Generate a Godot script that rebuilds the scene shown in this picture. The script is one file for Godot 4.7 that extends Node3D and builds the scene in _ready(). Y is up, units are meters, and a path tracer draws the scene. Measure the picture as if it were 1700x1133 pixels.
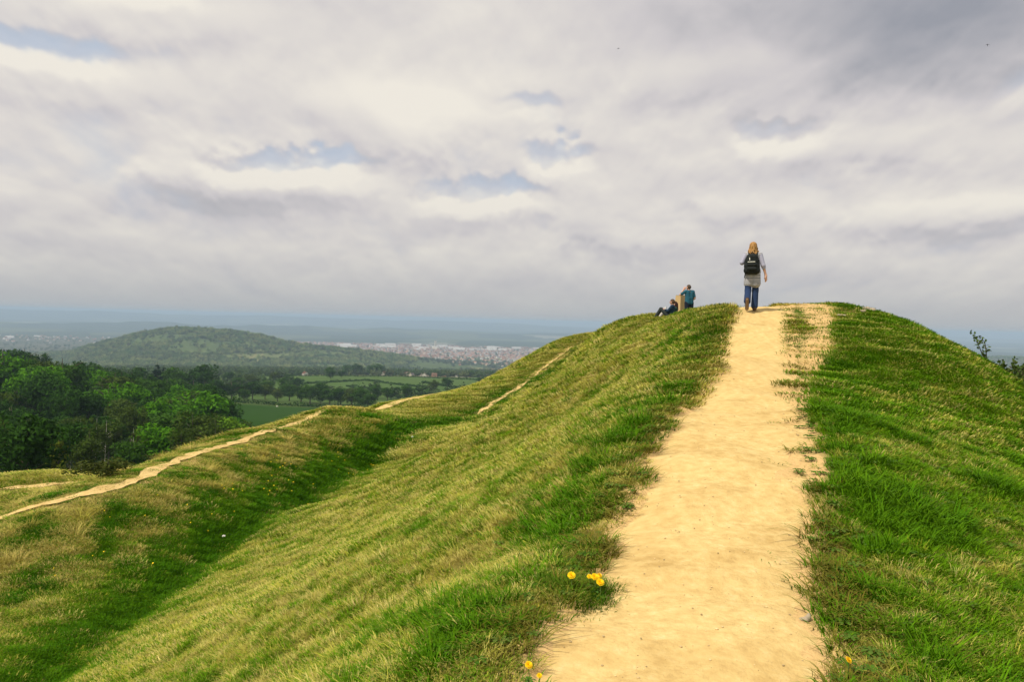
extends Node3D
# A grassy hill-fort rampart with a chalky path, walkers on the crest, a wooded valley, a hill and a town in the plain.
# Ground plan: x to the right, f forward (world z = -f); heights are measured from eye level and EYE is added.

const EYE := 1.70
const SKY_TURN := 80.0   # straight ahead lies this far right of the middle of the sky picture, so that its seam is out of view
# surveyed points of the ramparts and ditch: x, forward, height from eye level
const HILL_POINTS := [
	[0.78, 4.10, -1.64], [1.78, 7.70, -1.33], [2.56, 10.30, -1.09], [4.10, 15.30, -0.58], [5.56, 20.30, 0.04], [6.28, 23.20, 0.51], [-0.60, 0.00, -1.72], [-2.00, -5.00, -1.95],
	[7.00, 27.00, 0.55], [7.40, 33.00, 0.15], [0.15, 4.10, -1.67], [1.06, 7.70, -1.32], [1.88, 10.30, -1.02], [3.48, 15.30, -0.50], [4.65, 20.00, 0.17], [-2.20, 0.00, -1.75],
	[4.78, 21.50, 0.37], [4.78, 24.00, 0.27], [5.15, 31.00, 0.10], [4.91, 37.00, -0.01], [4.49, 45.00, -0.47], [1.40, 4.10, -1.62], [2.50, 7.70, -1.29], [3.43, 10.30, -1.01],
	[5.12, 15.30, -0.76], [1.60, 0.00, -1.72], [2.67, 4.60, -1.84], [3.35, 6.60, -1.59], [5.15, 9.00, -1.53], [4.80, 11.00, -1.16], [8.01, 16.00, -0.57], [8.09, 23.00, 0.60],
	[8.86, 22.60, 0.52], [9.08, 21.00, 0.17], [9.25, 18.50, -0.41], [8.81, 15.50, -1.07], [10.50, 26.00, -0.20], [13.00, 22.00, -2.20], [13.50, 17.00, -3.80], [12.50, 12.00, -4.60],
	[10.00, 6.00, -4.80], [8.00, 0.00, -4.80], [20.00, 30.00, -5.00], [20.00, 14.00, -8.00], [7.60, 40.50, 0.02], [6.50, 38.00, 0.18], [12.00, 40.00, -0.60], [8.00, 50.00, -0.80],
	[9.00, 62.00, -1.20], [16.00, 55.00, -3.00], [-0.60, 6.40, -2.07], [0.30, 7.60, -1.91], [-1.49, 6.60, -2.75], [-3.39, 9.40, -3.93], [-0.37, 12.50, -2.30], [-2.10, 13.00, -3.30],
	[1.17, 17.00, -1.92], [2.82, 21.00, -1.20], [-2.52, 26.00, -4.07], [0.37, 43.00, -4.19], [2.36, 46.00, -3.29], [3.71, 48.00, -2.18], [-1.81, 41.00, -5.12], [2.32, 34.00, -2.88],
	[-7.62, 15.00, -6.15], [-7.58, 24.00, -6.23], [-7.12, 31.00, -6.40], [-6.13, 39.00, -6.27], [-4.60, 47.00, -5.58], [-1.56, 50.00, -5.35], [0.82, 56.00, -4.23], [4.44, 60.00, -2.87],
	[6.31, 63.00, -1.88], [-7.00, 5.00, -6.60], [-6.60, -3.00, -6.50], [-13.26, 23.50, -5.62], [-12.18, 25.50, -5.27], [-11.34, 29.00, -5.14], [-10.93, 33.00, -5.08], [-10.45, 38.50, -5.01],
	[-9.17, 46.50, -4.71], [-8.16, 52.00, -5.59], [-7.25, 55.00, -5.21], [-5.42, 59.00, -5.09], [-2.06, 64.00, -4.52], [0.93, 67.00, -2.95], [3.73, 70.00, -1.51], [5.75, 72.00, -1.31],
	[-12.60, 12.00, -6.00], [-12.00, 0.00, -6.30], [-18.00, 22.00, -8.60], [-18.50, 34.00, -8.80], [-17.00, 46.00, -8.50], [-15.00, 58.00, -9.00], [-8.00, 70.00, -9.00], [0.00, 78.00, -7.00],
	[6.00, 84.00, -5.00], [-20.00, 8.00, -9.00], [-22.50, 44.00, -7.99], [-18.11, 42.00, -7.69], [-25.98, 46.00, -8.79], [-28.00, 35.00, -9.60], [-30.00, 50.00, -11.00], [-26.00, 56.00, -11.50],
	[-30.00, 20.00, -11.00], [-45.00, 60.00, -16.00], [-45.00, 30.00, -15.00], [-30.00, 80.00, -16.00], [-10.00, 95.00, -14.00], [15.00, 95.00, -12.00], [35.00, 60.00, -12.00], [35.00, 20.00, -14.00],
	[-40.00, 0.00, -15.00], [30.00, 0.00, -12.00], [0.00, -15.00, -4.00],
]
const MAIN_PATH := [[-2.0, -5.0], [-0.6, 0.0], [0.78, 4.1], [1.78, 7.7], [2.56, 10.3], [4.10, 15.3], [5.56, 20.3], [6.28, 23.2], [7.0, 27.0], [7.4, 33.0]]
const WORN_STRIP := [[2.62, 7.7], [3.02, 9.2], [3.45, 10.5], [4.2, 12.8], [5.22, 15.7], [6.27, 18.4], [7.05, 20.8], [7.6, 23.0], [7.8, 24.5]]
const DITCH := [[-6.6, -3.0], [-7.0, 5.0], [-7.62, 15.0], [-7.58, 24.0], [-7.12, 31.0], [-6.13, 39.0], [-4.6, 47.0], [-1.56, 50.0], [0.82, 56.0], [4.44, 60.0], [6.31, 63.0]]
const OUTER_PATH := [[-14.3, 21.0], [-13.5, 23.8], [-12.86, 24.6], [-12.2, 25.5], [-11.57, 26.9], [-11.4, 28.4], [-11.62, 30.2], [-11.28, 32.7], [-10.81, 36.3], [-10.48, 38.6], [-10.36, 41.6], [-9.7, 44.4], [-9.2, 46.6]]
const OUTER_PATH_FAR := [[-8.1, 52.5], [-7.8, 53.1], [-6.85, 54.7], [-5.43, 57.0], [-4.6, 58.3]]
const BANK_PATH := [[-1.9, 50.4], [-1.45, 51.5], [-0.28, 54.6], [1.16, 58.6]]
const BANK_PATH_WORN := [[1.5, 59.6], [2.11, 61.6], [3.45, 64.1], [4.6, 65.8]]
const LOWER_PATH := [[-23.2, 40.6], [-21.4, 40.8], [-19.5, 41.0], [-17.5, 41.3]]

var rng := RandomNumberGenerator.new()
var nz := FastNoiseLite.new()
var nz2 := FastNoiseLite.new()
var cells := FastNoiseLite.new()
var counts := {}
var M := {}

# ------------------------------------------------------------------ bookkeeping
func numbered(called: String) -> String:
	counts[called] = counts.get(called, 0) + 1
	return called if counts[called] == 1 else "%s_%03d" % [called, counts[called] - 1]

func tag(o: Node, label: String, category: String, group := "", kind := "") -> void:
	if label: o.set_meta("label", label)
	if category: o.set_meta("category", category)
	if group: o.set_meta("group", group)
	if kind: o.set_meta("kind", kind)

func thing(called: String, label: String, category: String, at := Vector3.ZERO, turn := 0.0, group := "") -> Node3D:
	var o := Node3D.new()
	o.name = numbered(called)
	add_child(o)
	o.position = at
	o.rotation.y = turn
	tag(o, label, category, group)
	return o

func obj(called: String, mesh: Mesh, m: Material, parent: Node = null) -> MeshInstance3D:
	var o := MeshInstance3D.new()
	o.mesh = mesh
	if m: o.material_override = m
	if parent == null:
		o.name = numbered(called)
		add_child(o)
	else:
		o.name = called
		parent.add_child(o, true)
	return o

func many(called: String, mesh: Mesh, m: Material, places: Array, tints: PackedColorArray) -> MultiMeshInstance3D:
	var mm := MultiMesh.new()
	mm.transform_format = MultiMesh.TRANSFORM_3D
	mm.use_colors = tints.size() > 0
	mm.mesh = mesh
	mm.instance_count = places.size()
	for i in places.size():
		mm.set_instance_transform(i, places[i])
		if tints.size(): mm.set_instance_color(i, tints[i])
	var o := MultiMeshInstance3D.new()
	o.multimesh = mm
	o.material_override = m
	o.name = numbered(called)
	add_child(o)
	return o

func lin(r: float, g: float, b: float) -> Color:
	return Color(r, g, b).linear_to_srgb()

func mat(c: Color, rough := 0.9, tinted := false) -> StandardMaterial3D:
	var m := StandardMaterial3D.new()
	m.albedo_color = c.linear_to_srgb()
	m.roughness = rough
	m.metallic_specular = 0.3
	m.vertex_color_use_as_albedo = tinted
	m.cull_mode = BaseMaterial3D.CULL_DISABLED
	return m

func mk(v: PackedVector3Array, idx: PackedInt32Array, n := PackedVector3Array(), c := PackedColorArray()) -> ArrayMesh:
	var a := []
	a.resize(Mesh.ARRAY_MAX)
	a[Mesh.ARRAY_VERTEX] = v
	a[Mesh.ARRAY_INDEX] = idx
	if n.size(): a[Mesh.ARRAY_NORMAL] = n
	if c.size(): a[Mesh.ARRAY_COLOR] = c
	var m := ArrayMesh.new()
	m.add_surface_from_arrays(Mesh.PRIMITIVE_TRIANGLES, a)
	return m

# collects flat-shaded or smooth pieces into one mesh
class Kit:
	var v := PackedVector3Array()
	var i := PackedInt32Array()
	var c := PackedColorArray()
	func quad(a: Vector3, b: Vector3, d: Vector3, e: Vector3, col := Color.WHITE) -> void:   # a b d e counter-clockwise seen from the front
		var k := v.size()
		v.append_array([a, b, d, e])
		c.append_array([col, col, col, col])
		i.append_array([k, k + 2, k + 1, k, k + 3, k + 2])
	func tri(a: Vector3, b: Vector3, d: Vector3, col := Color.WHITE) -> void:
		var k := v.size()
		v.append_array([a, b, d])
		c.append_array([col, col, col])
		i.append_array([k, k + 2, k + 1])
	func box(at: Vector3, s: Vector3, col := Color.WHITE, turn := 0.0, taper := 1.0) -> void:
		var p := []
		for y in [0.0, 1.0]:
			var w: float = 1.0 if y == 0.0 else taper
			for q in [[-1, 1], [1, 1], [1, -1], [-1, -1]]:
				p.append(at + Vector3(q[0] * s.x * 0.5 * w, y * s.y, q[1] * s.z * 0.5 * w).rotated(Vector3.UP, turn))
		quad(p[0], p[1], p[5], p[4], col); quad(p[1], p[2], p[6], p[5], col)
		quad(p[2], p[3], p[7], p[6], col); quad(p[3], p[0], p[4], p[7], col)
		quad(p[4], p[5], p[6], p[7], col); quad(p[3], p[2], p[1], p[0], col)
	func tube(path: Array, radii: Array, sides := 6, col := Color.WHITE) -> void:
		var last := []
		for k in path.size():
			var p: Vector3 = path[k]
			var dir: Vector3 = (path[mini(k + 1, path.size() - 1)] - path[maxi(k - 1, 0)]).normalized()
			var s := dir.cross(Vector3(0.31, 0.2, 0.93)).normalized()
			var t := dir.cross(s)
			var ring := []
			for q in sides:
				var an := TAU * q / sides
				ring.append(p + (s * cos(an) + t * sin(an)) * radii[k])
			if last.size():
				for q in sides:
					var w := (q + 1) % sides
					quad(last[q], last[w], ring[w], ring[q], col)
			last = ring
	func done() -> ArrayMesh:
		var a := []
		a.resize(Mesh.ARRAY_MAX)
		a[Mesh.ARRAY_VERTEX] = v
		a[Mesh.ARRAY_INDEX] = i
		a[Mesh.ARRAY_COLOR] = c
		var m := ArrayMesh.new()
		m.add_surface_from_arrays(Mesh.PRIMITIVE_TRIANGLES, a)
		return m

# ------------------------------------------------------------------ the lie of the land
var tps_w := PackedFloat64Array()
var grid := PackedFloat32Array()
const GX := -52.0
const GF := -14.0
const GS := 0.5
const GNX := 186
const GNF := 228

func solve_hill() -> void:   # thin-plate spline through the surveyed points, then kept on a half-metre grid
	var n := HILL_POINTS.size()
	var m := n + 3
	var rows := []
	for i in m:
		var r := PackedFloat64Array()
		r.resize(m + 1)
		rows.append(r)
	for i in n:
		var r: PackedFloat64Array = rows[i]
		for j in n:
			var d: float = pow(HILL_POINTS[i][0] - HILL_POINTS[j][0], 2) + pow(HILL_POINTS[i][1] - HILL_POINTS[j][1], 2)
			r[j] = d * log(d) if d > 1e-9 else 0.3
		r[n] = 1.0
		r[n + 1] = HILL_POINTS[i][0]
		r[n + 2] = HILL_POINTS[i][1]
		r[m] = HILL_POINTS[i][2]
		rows[i] = r
		for k in 3:
			var q: PackedFloat64Array = rows[n + k]
			q[i] = [1.0, HILL_POINTS[i][0], HILL_POINTS[i][1]][k]
			rows[n + k] = q
	for c in m:
		var best := c
		for r in range(c + 1, m):
			if absf(rows[r][c]) > absf(rows[best][c]): best = r
		var t = rows[c]; rows[c] = rows[best]; rows[best] = t
		var pr: PackedFloat64Array = rows[c]
		for r in range(c + 1, m):
			var q: PackedFloat64Array = rows[r]
			var f := q[c] / pr[c]
			if f != 0.0:
				for k in range(c, m + 1): q[k] -= f * pr[k]
				rows[r] = q
	tps_w.resize(m)
	for c in range(m - 1, -1, -1):
		var s: float = rows[c][m]
		for k in range(c + 1, m): s -= rows[c][k] * tps_w[k]
		tps_w[c] = s / rows[c][c]
	grid.resize(GNX * GNF)
	var hx := PackedFloat32Array(); var hf := PackedFloat32Array()
	for p in HILL_POINTS: hx.append(p[0]); hf.append(p[1])
	for j in GNF:
		for i in GNX:
			var x := GX + i * GS
			var f := GF + j * GS
			var s := tps_w[n] + tps_w[n + 1] * x + tps_w[n + 2] * f
			for k in n:
				var dx := x - hx[k]
				var df := f - hf[k]
				var d := dx * dx + df * df + 1e-9
				s += tps_w[k] * d * log(d)
			grid[j * GNX + i] = s

func local_h(x: float, f: float) -> float:   # bicubic look-up
	var u := clampf((x - GX) / GS, 1.0, GNX - 3.001)
	var v := clampf((f - GF) / GS, 1.0, GNF - 3.001)
	var i := int(u); var j := int(v)
	var a := u - i; var b := v - j
	var k := (j - 1) * GNX + i
	var r0 := cubic_interpolate(grid[k], grid[k + 1], grid[k - 1], grid[k + 2], a)
	k += GNX
	var r1 := cubic_interpolate(grid[k], grid[k + 1], grid[k - 1], grid[k + 2], a)
	k += GNX
	var r2 := cubic_interpolate(grid[k], grid[k + 1], grid[k - 1], grid[k + 2], a)
	k += GNX
	var r3 := cubic_interpolate(grid[k], grid[k + 1], grid[k - 1], grid[k + 2], a)
	return cubic_interpolate(r1, r2, r0, r3, b)

const FALL_D := [30.0, 60.0, 100.0, 150.0, 220.0, 300.0, 420.0, 600.0, 1000.0, 1500.0, 2500.0, 3500.0, 5000.0, 7700.0, 12000.0, 20000.0, 40000.0, 80000.0]
const FALL_H := [-7.0, -11.0, -19.0, -26.5, -34.0, -41.0, -51.0, -61.0, -78.0, -98.0, -150.0, -203.0, -242.0, -262.0, -268.0, -270.0, -272.0, -275.0]
# the long wooded hill in the plain: sideways position, height of its back
const RIDGE_X := [-2300.0, -1912.0, -1808.0, -1679.0, -1576.0, -1498.0, -1343.0, -1188.0, -1111.0, -1033.0, -904.0, -749.0, -594.0, -350.0, 0.0]
const RIDGE_H := [-225.0, -206.0, -168.0, -132.0, -103.0, -86.0, -76.0, -86.0, -99.0, -114.0, -136.0, -153.0, -168.0, -198.0, -226.0]

func table(xs: Array, ys: Array, x: float) -> float:
	if x <= xs[0]: return ys[0]
	for k in xs.size() - 1:
		if x < xs[k + 1]:
			var t: float = (x - xs[k]) / (xs[k + 1] - xs[k])
			return cubic_interpolate(ys[k], ys[k + 1], ys[maxi(k - 1, 0)], ys[mini(k + 2, ys.size() - 1)], t)
	return ys[-1]

func far_h(x: float, f: float) -> float:
	var d := sqrt(x * x + f * f) + 0.01
	var ld := log(d)
	var k := 0
	while k < FALL_D.size() - 2 and d > FALL_D[k + 1]: k += 1
	var t := clampf((ld - log(FALL_D[k])) / (log(FALL_D[k + 1]) - log(FALL_D[k])), 0.0, 1.0)
	var h: float = cubic_interpolate(FALL_H[k], FALL_H[k + 1], FALL_H[maxi(k - 1, 0)], FALL_H[mini(k + 2, FALL_H.size() - 1)], t)
	var az := rad_to_deg(atan2(x, f))
	if d > 180.0 and d < 1400.0:   # shoulder of the escarpment that carries the wood
		h += 17.0 * exp(-pow((az + 29.0) / 9.0, 2)) * exp(-pow((ld - log(500.0)) / 0.42, 2))
	if d > 2300.0 and d < 6500.0:
		var r := table(RIDGE_X, RIDGE_H, x * 3875.0 / maxf(f, 2000.0))
		var w := exp(-pow((f - 4000.0) / 720.0, 2))
		if r > h: h += (r - h) * w + nz.get_noise_2d(x * 0.35, f * 0.35) * 14.0 * w
	if d > 5500.0 and d < 9500.0:   # hill at the edge of the view on the far side of the rampart
		h += 100.0 * exp(-pow((x - 3330.0) / 420.0, 2) - pow((f - 6000.0) / 700.0, 2))
	if d > 9000.0:
		h += (nz.get_noise_2d(x * 0.012, f * 0.02) * 34.0 + nz.get_noise_2d(x * 0.004 + 90.0, f * 0.006) * 30.0) * smoothstep(9000.0, 16000.0, d)
		var lft := smoothstep(24.0, -12.0, az)
		h += lft * 95.0 * exp(-pow((d - 15500.0) / 1700.0, 2)) * (0.75 + 0.5 * nz.get_noise_2d(az * 6.0, 3.0))
		h += lft * 225.0 * exp(-pow((d - 29000.0) / 3600.0, 2)) * (0.95 + 0.28 * nz.get_noise_2d(az * 5.0, 40.0))
		h += 90.0 * exp(-pow((d - 37000.0) / 3600.0, 2)) * (0.8 + 0.5 * nz.get_noise_2d(az * 5.0, 80.0))
	if d > 120.0:
		h += nz2.get_noise_2d(x * 2.2 / sqrt(d), f * 2.2 / sqrt(d)) * minf(d * 0.004, 5.0)
	return h

func land(x: float, f: float) -> float:   # height from eye level
	var d := sqrt(x * x + f * f)
	if d > 96.0 or x > 39.0: return far_h(x, f)
	var h := local_h(x, f)
	h += nz.get_noise_2d(x * 9.0, f * 9.0) * 0.05 + nz.get_noise_2d(x * 32.0, f * 32.0) * 0.055
	if x < -2.0 and x > -12.0 and f > 2.0 and f < 50.0:   # the ditch keeps a sharp bottom
		h -= 0.32 * exp(-pow(near(DITCH, x, f).x / 0.75, 2)) * smoothstep(50.0, 44.0, f)
	if d > 78.0 or x > 24.0 or x < -38.0 or f < -4.0:
		var w := maxf(maxf(smoothstep(78.0, 95.0, d), smoothstep(24.0, 38.0, x)), maxf(smoothstep(-38.0, -48.0, x), smoothstep(-4.0, -12.0, f)))
		h = lerpf(h, far_h(x, f), w)
	return h

func spot(x: float, f: float, up := 0.0) -> Vector3:
	return Vector3(x, land(x, f) + EYE + up, -f)

func near(line: Array, x: float, f: float) -> Vector2:   # distance to a line on the plan, signed right of it; and the share along it
	var best := 1e9
	var side := 1.0
	var along := 0.0
	for k in line.size() - 1:
		var ax: float = line[k][0]; var af: float = line[k][1]
		var vx: float = line[k + 1][0] - ax; var vf: float = line[k + 1][1] - af
		var t := clampf(((x - ax) * vx + (f - af) * vf) / (vx * vx + vf * vf), 0.0, 1.0)
		var dx := x - ax - t * vx; var df := f - af - t * vf
		var d := dx * dx + df * df
		if d < best:
			best = d
			side = 1.0 if (x - ax) * vf - (f - af) * vx > 0.0 else -1.0
			along = k + t
	return Vector2(sqrt(best) * side, along)

func path_edge(x: float, f: float) -> float:   # metres outside the main path's ragged edge, negative on the path
	if f < -8.0 or f > 36.0: return 9.0
	var q := near(MAIN_PATH, x, f)
	if absf(q.x) > 6.0: return absf(q.x) - 0.7
	var ragged := nz.get_noise_2d(x * 22.0, f * 22.0) * 0.20 + nz2.get_noise_2d(x * 90.0, f * 90.0) * 0.10
	return absf(q.x) - 0.63 - 0.08 * smoothstep(15.0, 20.0, f) - 0.09 * smoothstep(9.0, 5.0, f) - ragged + (0.20 * exp(-pow((f - 5.4) / 0.4, 2)) if q.x < 0.0 else 0.0)

func bare_strip(x: float, f: float) -> float:   # 0..1, how worn the turf beside the path is
	if f < 4.0 or f > 26.0 or x < 1.0 or x > 10.0: return 0.0
	var q := near(WORN_STRIP, x, f)
	var w := 0.13 + 0.29 * smoothstep(3.0, 6.5, q.y)
	return clampf(smoothstep(w + 0.14, w - 0.08, absf(q.x) + nz2.get_noise_2d(x * 45.0, f * 45.0) * 0.22), 0.0, 1.0)

# ------------------------------------------------------------------ sky
func cloud_density(az: float, el: float) -> float:
	var e := deg_to_rad(maxf(el, 0.0))
	var a := deg_to_rad(az)
	var dist := 84.0 * cos(e) / (sin(e) + 0.34)
	var px := sin(a) * dist
	var pf := cos(a) * dist
	var warp := nz.get_noise_2d(px * 0.8 + 300.0, pf * 0.6)
	var broad := nz.get_noise_2d(px * 0.42 + warp * 6.0, pf * 0.26 + 50.0)
	var mid := nz2.get_noise_2d(px * 1.0 + warp * 12.0 + 700.0, pf * 0.60)
	var fine := nz2.get_noise_2d(px * 3.6 + 40.0, pf * 2.0 + mid * 14.0)
	var curl := nz2.get_noise_2d(px * 8.5 + fine * 10.0, pf * 5.5 + 210.0)
	var d := 0.12 + broad * 0.46 + mid * 0.34 + fine * 0.15 + curl * 0.04
	if absf(az) < 48.0 and el < 34.0:
		var wa := az + warp * 2.4 + mid * 2.2 + fine * 1.0
		var we := el + mid * 1.0 + warp * 0.5 + fine * 0.55 + curl * 0.30
		for q in BANKS:
			var r := sqrt(pow((wa - q[0]) / q[2], 2) + pow((we - q[1]) / q[3], 2))
			if r < 2.2: d += q[4] / (1.0 + exp((r - 1.0) * 6.0))
	return d

func cloud_color(az: float, el: float) -> Color:   # degrees; az right of straight ahead
	var d := cloud_density(az, el)
	var above := cloud_density(az, el + 1.0)
	var lit := clampf((d - above) * 0.50, -0.20, 0.32)   # tops that face the sky are bright, bases are grey
	lit += clampf((d - cloud_density(az, el + 0.35)) * 0.40, -0.12, 0.16)
	var b := 0.75 + lit - 0.20 * smoothstep(0.25, 0.9, d)
	if absf(az) < 48.0 and el < 34.0:
		for q in CLOUDS:
			b += q[4] * exp(-pow((az - q[0]) / q[2], 2) - pow((el - q[1]) / q[3], 2))
	b = clampf(b, 0.0, 1.2)
	var shade := Color(0.325, 0.338, 0.385)
	var half := Color(0.625, 0.595, 0.605)
	var light := Color(0.860, 0.815, 0.735)
	var c := shade.lerp(half, clampf(b / 0.55, 0.0, 1.0)) if b < 0.55 else half.lerp(light, clampf((b - 0.55) / 0.5, 0.0, 1.0))
	c = c.lerp(Color(0.42, 0.545, 0.71), smoothstep(0.05, -0.70, d) * 0.60)
	var veil := exp(-pow(maxf(el, 0.0) / 3.4, 1.3))
	c = c.lerp(Color(0.425, 0.440, 0.455), veil * 0.92)
	return c

# banks of cloud (positive) and blue gaps (negative): azimuth, elevation, half-width, half-height (degrees), density
const BANKS := [
	[-7.4, 12.3, 5, 2.1, 0.4], [-15.8, 8.2, 6.8, 0.85, 0.36], [-20.5, 9, 2.8, 0.8, 0.25], [6.5, 5.5, 4.6, 0.6, 0.32], [25.5, 6.7, 5, 1, 0.36], [11.5, 14.9, 4.5, 1.2, 0.29], [-27, 12.6, 6, 1.2, 0.25], [23, 10.8, 5, 1, 0.25], [14, 7.4, 3.5, 0.8, 0.29], [24, 17, 8, 3, 0.32], [-22, 16.8, 5, 1.2, 0.25], [1, 6.8, 6, 0.7, 0.22],
	[-27, 14.6, 4.5, 0.6, -0.53], [3, 10.9, 2.8, 0.6, -0.51], [-2.4, 8.3, 3.6, 0.6, -0.47], [-13.5, 9.7, 4.2, 0.5, -0.51], [16.8, 12.4, 3, 0.7, -0.53], [1.2, 13.6, 1.6, 0.5, -0.34], [-22.5, 18.6, 3, 0.6, -0.34],
]
# broad light and grey of the cloud deck: azimuth, elevation, half-width, half-height (degrees), brightness
const CLOUDS := [
	[-7.0, 12.8, 5.5, 2.4, 0.26], [-4.0, 15.5, 9.0, 3.0, 0.10], [-21.0, 6.0, 8.0, 1.0, -0.22], [-6.0, 9.3, 5.0, 0.8, -0.14], [26.0, 18.0, 8.0, 4.0, -0.66], [14.0, 18.8, 9.0, 2.6, -0.32], [21.5, 14.8, 6.0, 1.6, -0.16],
	[26.0, 7.2, 5.0, 1.0, 0.16], [28.5, 5.3, 5.0, 0.7, -0.18], [-10.0, 18.6, 3.6, 1.2, -0.14], [-15.0, 8.5, 7.0, 0.9, 0.12], [-22.0, 17.0, 7.0, 3.0, 0.08],
]

func make_sky() -> Sky:
	var W := 4096
	var H := 2048
	var small := Image.create(512, 256, false, Image.FORMAT_RGBF)
	for y in 256:
		var el := 90.0 - (y + 0.5) * 180.0 / 256.0
		for x in 512:
			var az := wrapf((x + 0.5) * 360.0 / 512.0 - 180.0 - SKY_TURN, -180.0, 180.0)
			small.set_pixel(x, y, cloud_color(az, el) if el > -1.0 else Color(0.425, 0.440, 0.455))
	small.resize(W, H, Image.INTERPOLATE_CUBIC)
	var x0 := int(W * 0.5 + (SKY_TURN - 44.0) / 360.0 * W)
	var x1 := int(W * 0.5 + (SKY_TURN + 44.0) / 360.0 * W)
	for y in range(int(H * (0.5 - 30.0 / 180.0)), int(H * 0.5) + 2):
		var el := 90.0 - (y + 0.5) * 180.0 / H
		for x in range(x0, x1):
			small.set_pixel(x, y, cloud_color((x + 0.5) * 360.0 / W - 180.0 - SKY_TURN, el))
	var pm := PanoramaSkyMaterial.new()
	pm.panorama = ImageTexture.create_from_image(small)
	var s := Sky.new()
	s.sky_material = pm
	return s

# ------------------------------------------------------------------ ground sheets
func grassiness(x: float, f: float) -> Vector2:   # share of dry straw, and how lush the green is
	var patch := nz.get_noise_2d(x * 14.0 + 80.0, f * 14.0)
	var small := nz2.get_noise_2d(x * 62.0, f * 62.0 + 33.0)
	var clump := nz2.get_noise_2d(x * 30.0 + 400.0, f * 30.0)
	var dry := 0.72 + patch * 0.28 + small * 0.50 + clump * 0.22
	var lush := smoothstep(0.20, 0.60, -clump - small * 0.5) * 0.35
	var q := near(MAIN_PATH, x, f)
	if q.x < 0.0 and f < 40.0:
		lush = maxf(lush, smoothstep(1.9, 0.3, -q.x - 0.2 + patch * 0.7 + clump * 1.5 + small * 1.6) * 0.60)
	elif q.x > 0.0 and f < 40.0:
		dry -= 0.42
		lush = maxf(lush, smoothstep(2.2, 0.4, q.x + patch * 0.7 + clump * 1.4 + small * 1.7) * 0.50)
		lush = maxf(lush, smoothstep(0.10, 0.5, -clump - small * 0.4) * 0.55)
	var dd := near(DITCH, x, f).x
	var damp := exp(-pow((dd + 0.50 + clump * 0.8 + patch * 0.6) / 1.25, 2)) if f < 66.0 else 0.0
	lush = maxf(lush, damp * 0.70)
	dry -= damp * 0.5
	var o := near(OUTER_PATH, x, f)
	if o.x > -4.0 and o.x < 5.0 and f < 49.0 and f > 6.0:   # rank bank: straw mats and dark green clumps side by side
		var mats := nz2.get_noise_2d(x * 26.0 + 11.0, f * 20.0)
		dry += (-0.06 + mats * 0.8) * (1.0 - damp)
		lush = maxf(lush, smoothstep(0.05, 0.40, -mats) * 0.8)
	dry -= lush * 0.56
	return Vector2(clampf(dry, 0.0, 1.0), clampf(lush, 0.0, 1.0))

func turf_color(x: float, f: float, g: Vector2) -> Color:
	var green := Color(0.060, 0.125, 0.006).lerp(Color(0.022, 0.080, 0.004), g.y)
	return green.lerp(Color(0.26, 0.20, 0.065), g.x * 0.8)

func steps(list: Array) -> PackedFloat32Array:   # [from, to, step] runs joined into one axis
	var out := PackedFloat32Array()
	for q in list:
		var n := int(round((q[1] - q[0]) / q[2]))
		for k in n: out.append(q[0] + (q[1] - q[0]) * k / n)
	out.append(list[-1][1])
	return out

func sheet(xs: PackedFloat32Array, fs: PackedFloat32Array, hgt: Callable, col: Callable) -> ArrayMesh:
	var v := PackedVector3Array(); var n := PackedVector3Array(); var c := PackedColorArray(); var idx := PackedInt32Array()
	var nx := xs.size(); var nf := fs.size()
	for j in nf:
		for i in nx:
			v.append(Vector3(xs[i], hgt.call(xs[i], fs[j]) + EYE, -fs[j]))
			c.append(col.call(xs[i], fs[j]))
	for j in nf:
		for i in nx:
			var a: Vector3 = v[j * nx + mini(i + 1, nx - 1)] - v[j * nx + maxi(i - 1, 0)]
			var b: Vector3 = v[mini(j + 1, nf - 1) * nx + i] - v[maxi(j - 1, 0) * nx + i]
			n.append(a.cross(b).normalized())
	for j in nf - 1:
		for i in nx - 1:
			var k := j * nx + i
			idx.append_array([k, k + nx + 1, k + 1, k, k + nx, k + nx + 1])
	return mk(v, idx, n, c)

func hill_height(x: float, f: float) -> float:
	var h := land(x, f)
	if f < 38.0 and f > -8.0 and x > -4.0 and x < 10.0:
		var e := path_edge(x, f)
		h -= 0.07 * smoothstep(0.06, -0.22, e)
		h += 0.05 * smoothstep(-0.05, 0.35, e) * smoothstep(1.6, 0.5, e)
		h -= bare_strip(x, f) * 0.05
	if f > 17.0: h -= 0.05 * smoothstep(0.25, -0.05, foot_gap(x, f))
	var d := sqrt(x * x + f * f)
	if d > 90.0 or x > 36.0 or f < -6.0 or x < -45.0: h -= 0.6
	return h

func hill_color(x: float, f: float) -> Color:
	var g := grassiness(x, f)
	var c := turf_color(x, f, g)
	if f < 38.0 and x > -5.0 and x < 11.0:
		var e := path_edge(x, f)
		var soil := Color(0.64, 0.45, 0.20)
		var bits := nz2.get_noise_2d(x * 160.0, f * 160.0)
		var w := smoothstep(0.22 + bits * 0.22, 0.02 + bits * 0.1, e)
		w = maxf(w, smoothstep(0.42, 0.62, bare_strip(x, f) * 0.95 + bits * 0.45))
		c = c.lerp(soil, clampf(w, 0.0, 1.0))
	if f > 17.0 and foot_gap(x, f) < 0.25: c = c.lerp(Color(0.64, 0.45, 0.20), 0.7)
	return c

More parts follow.
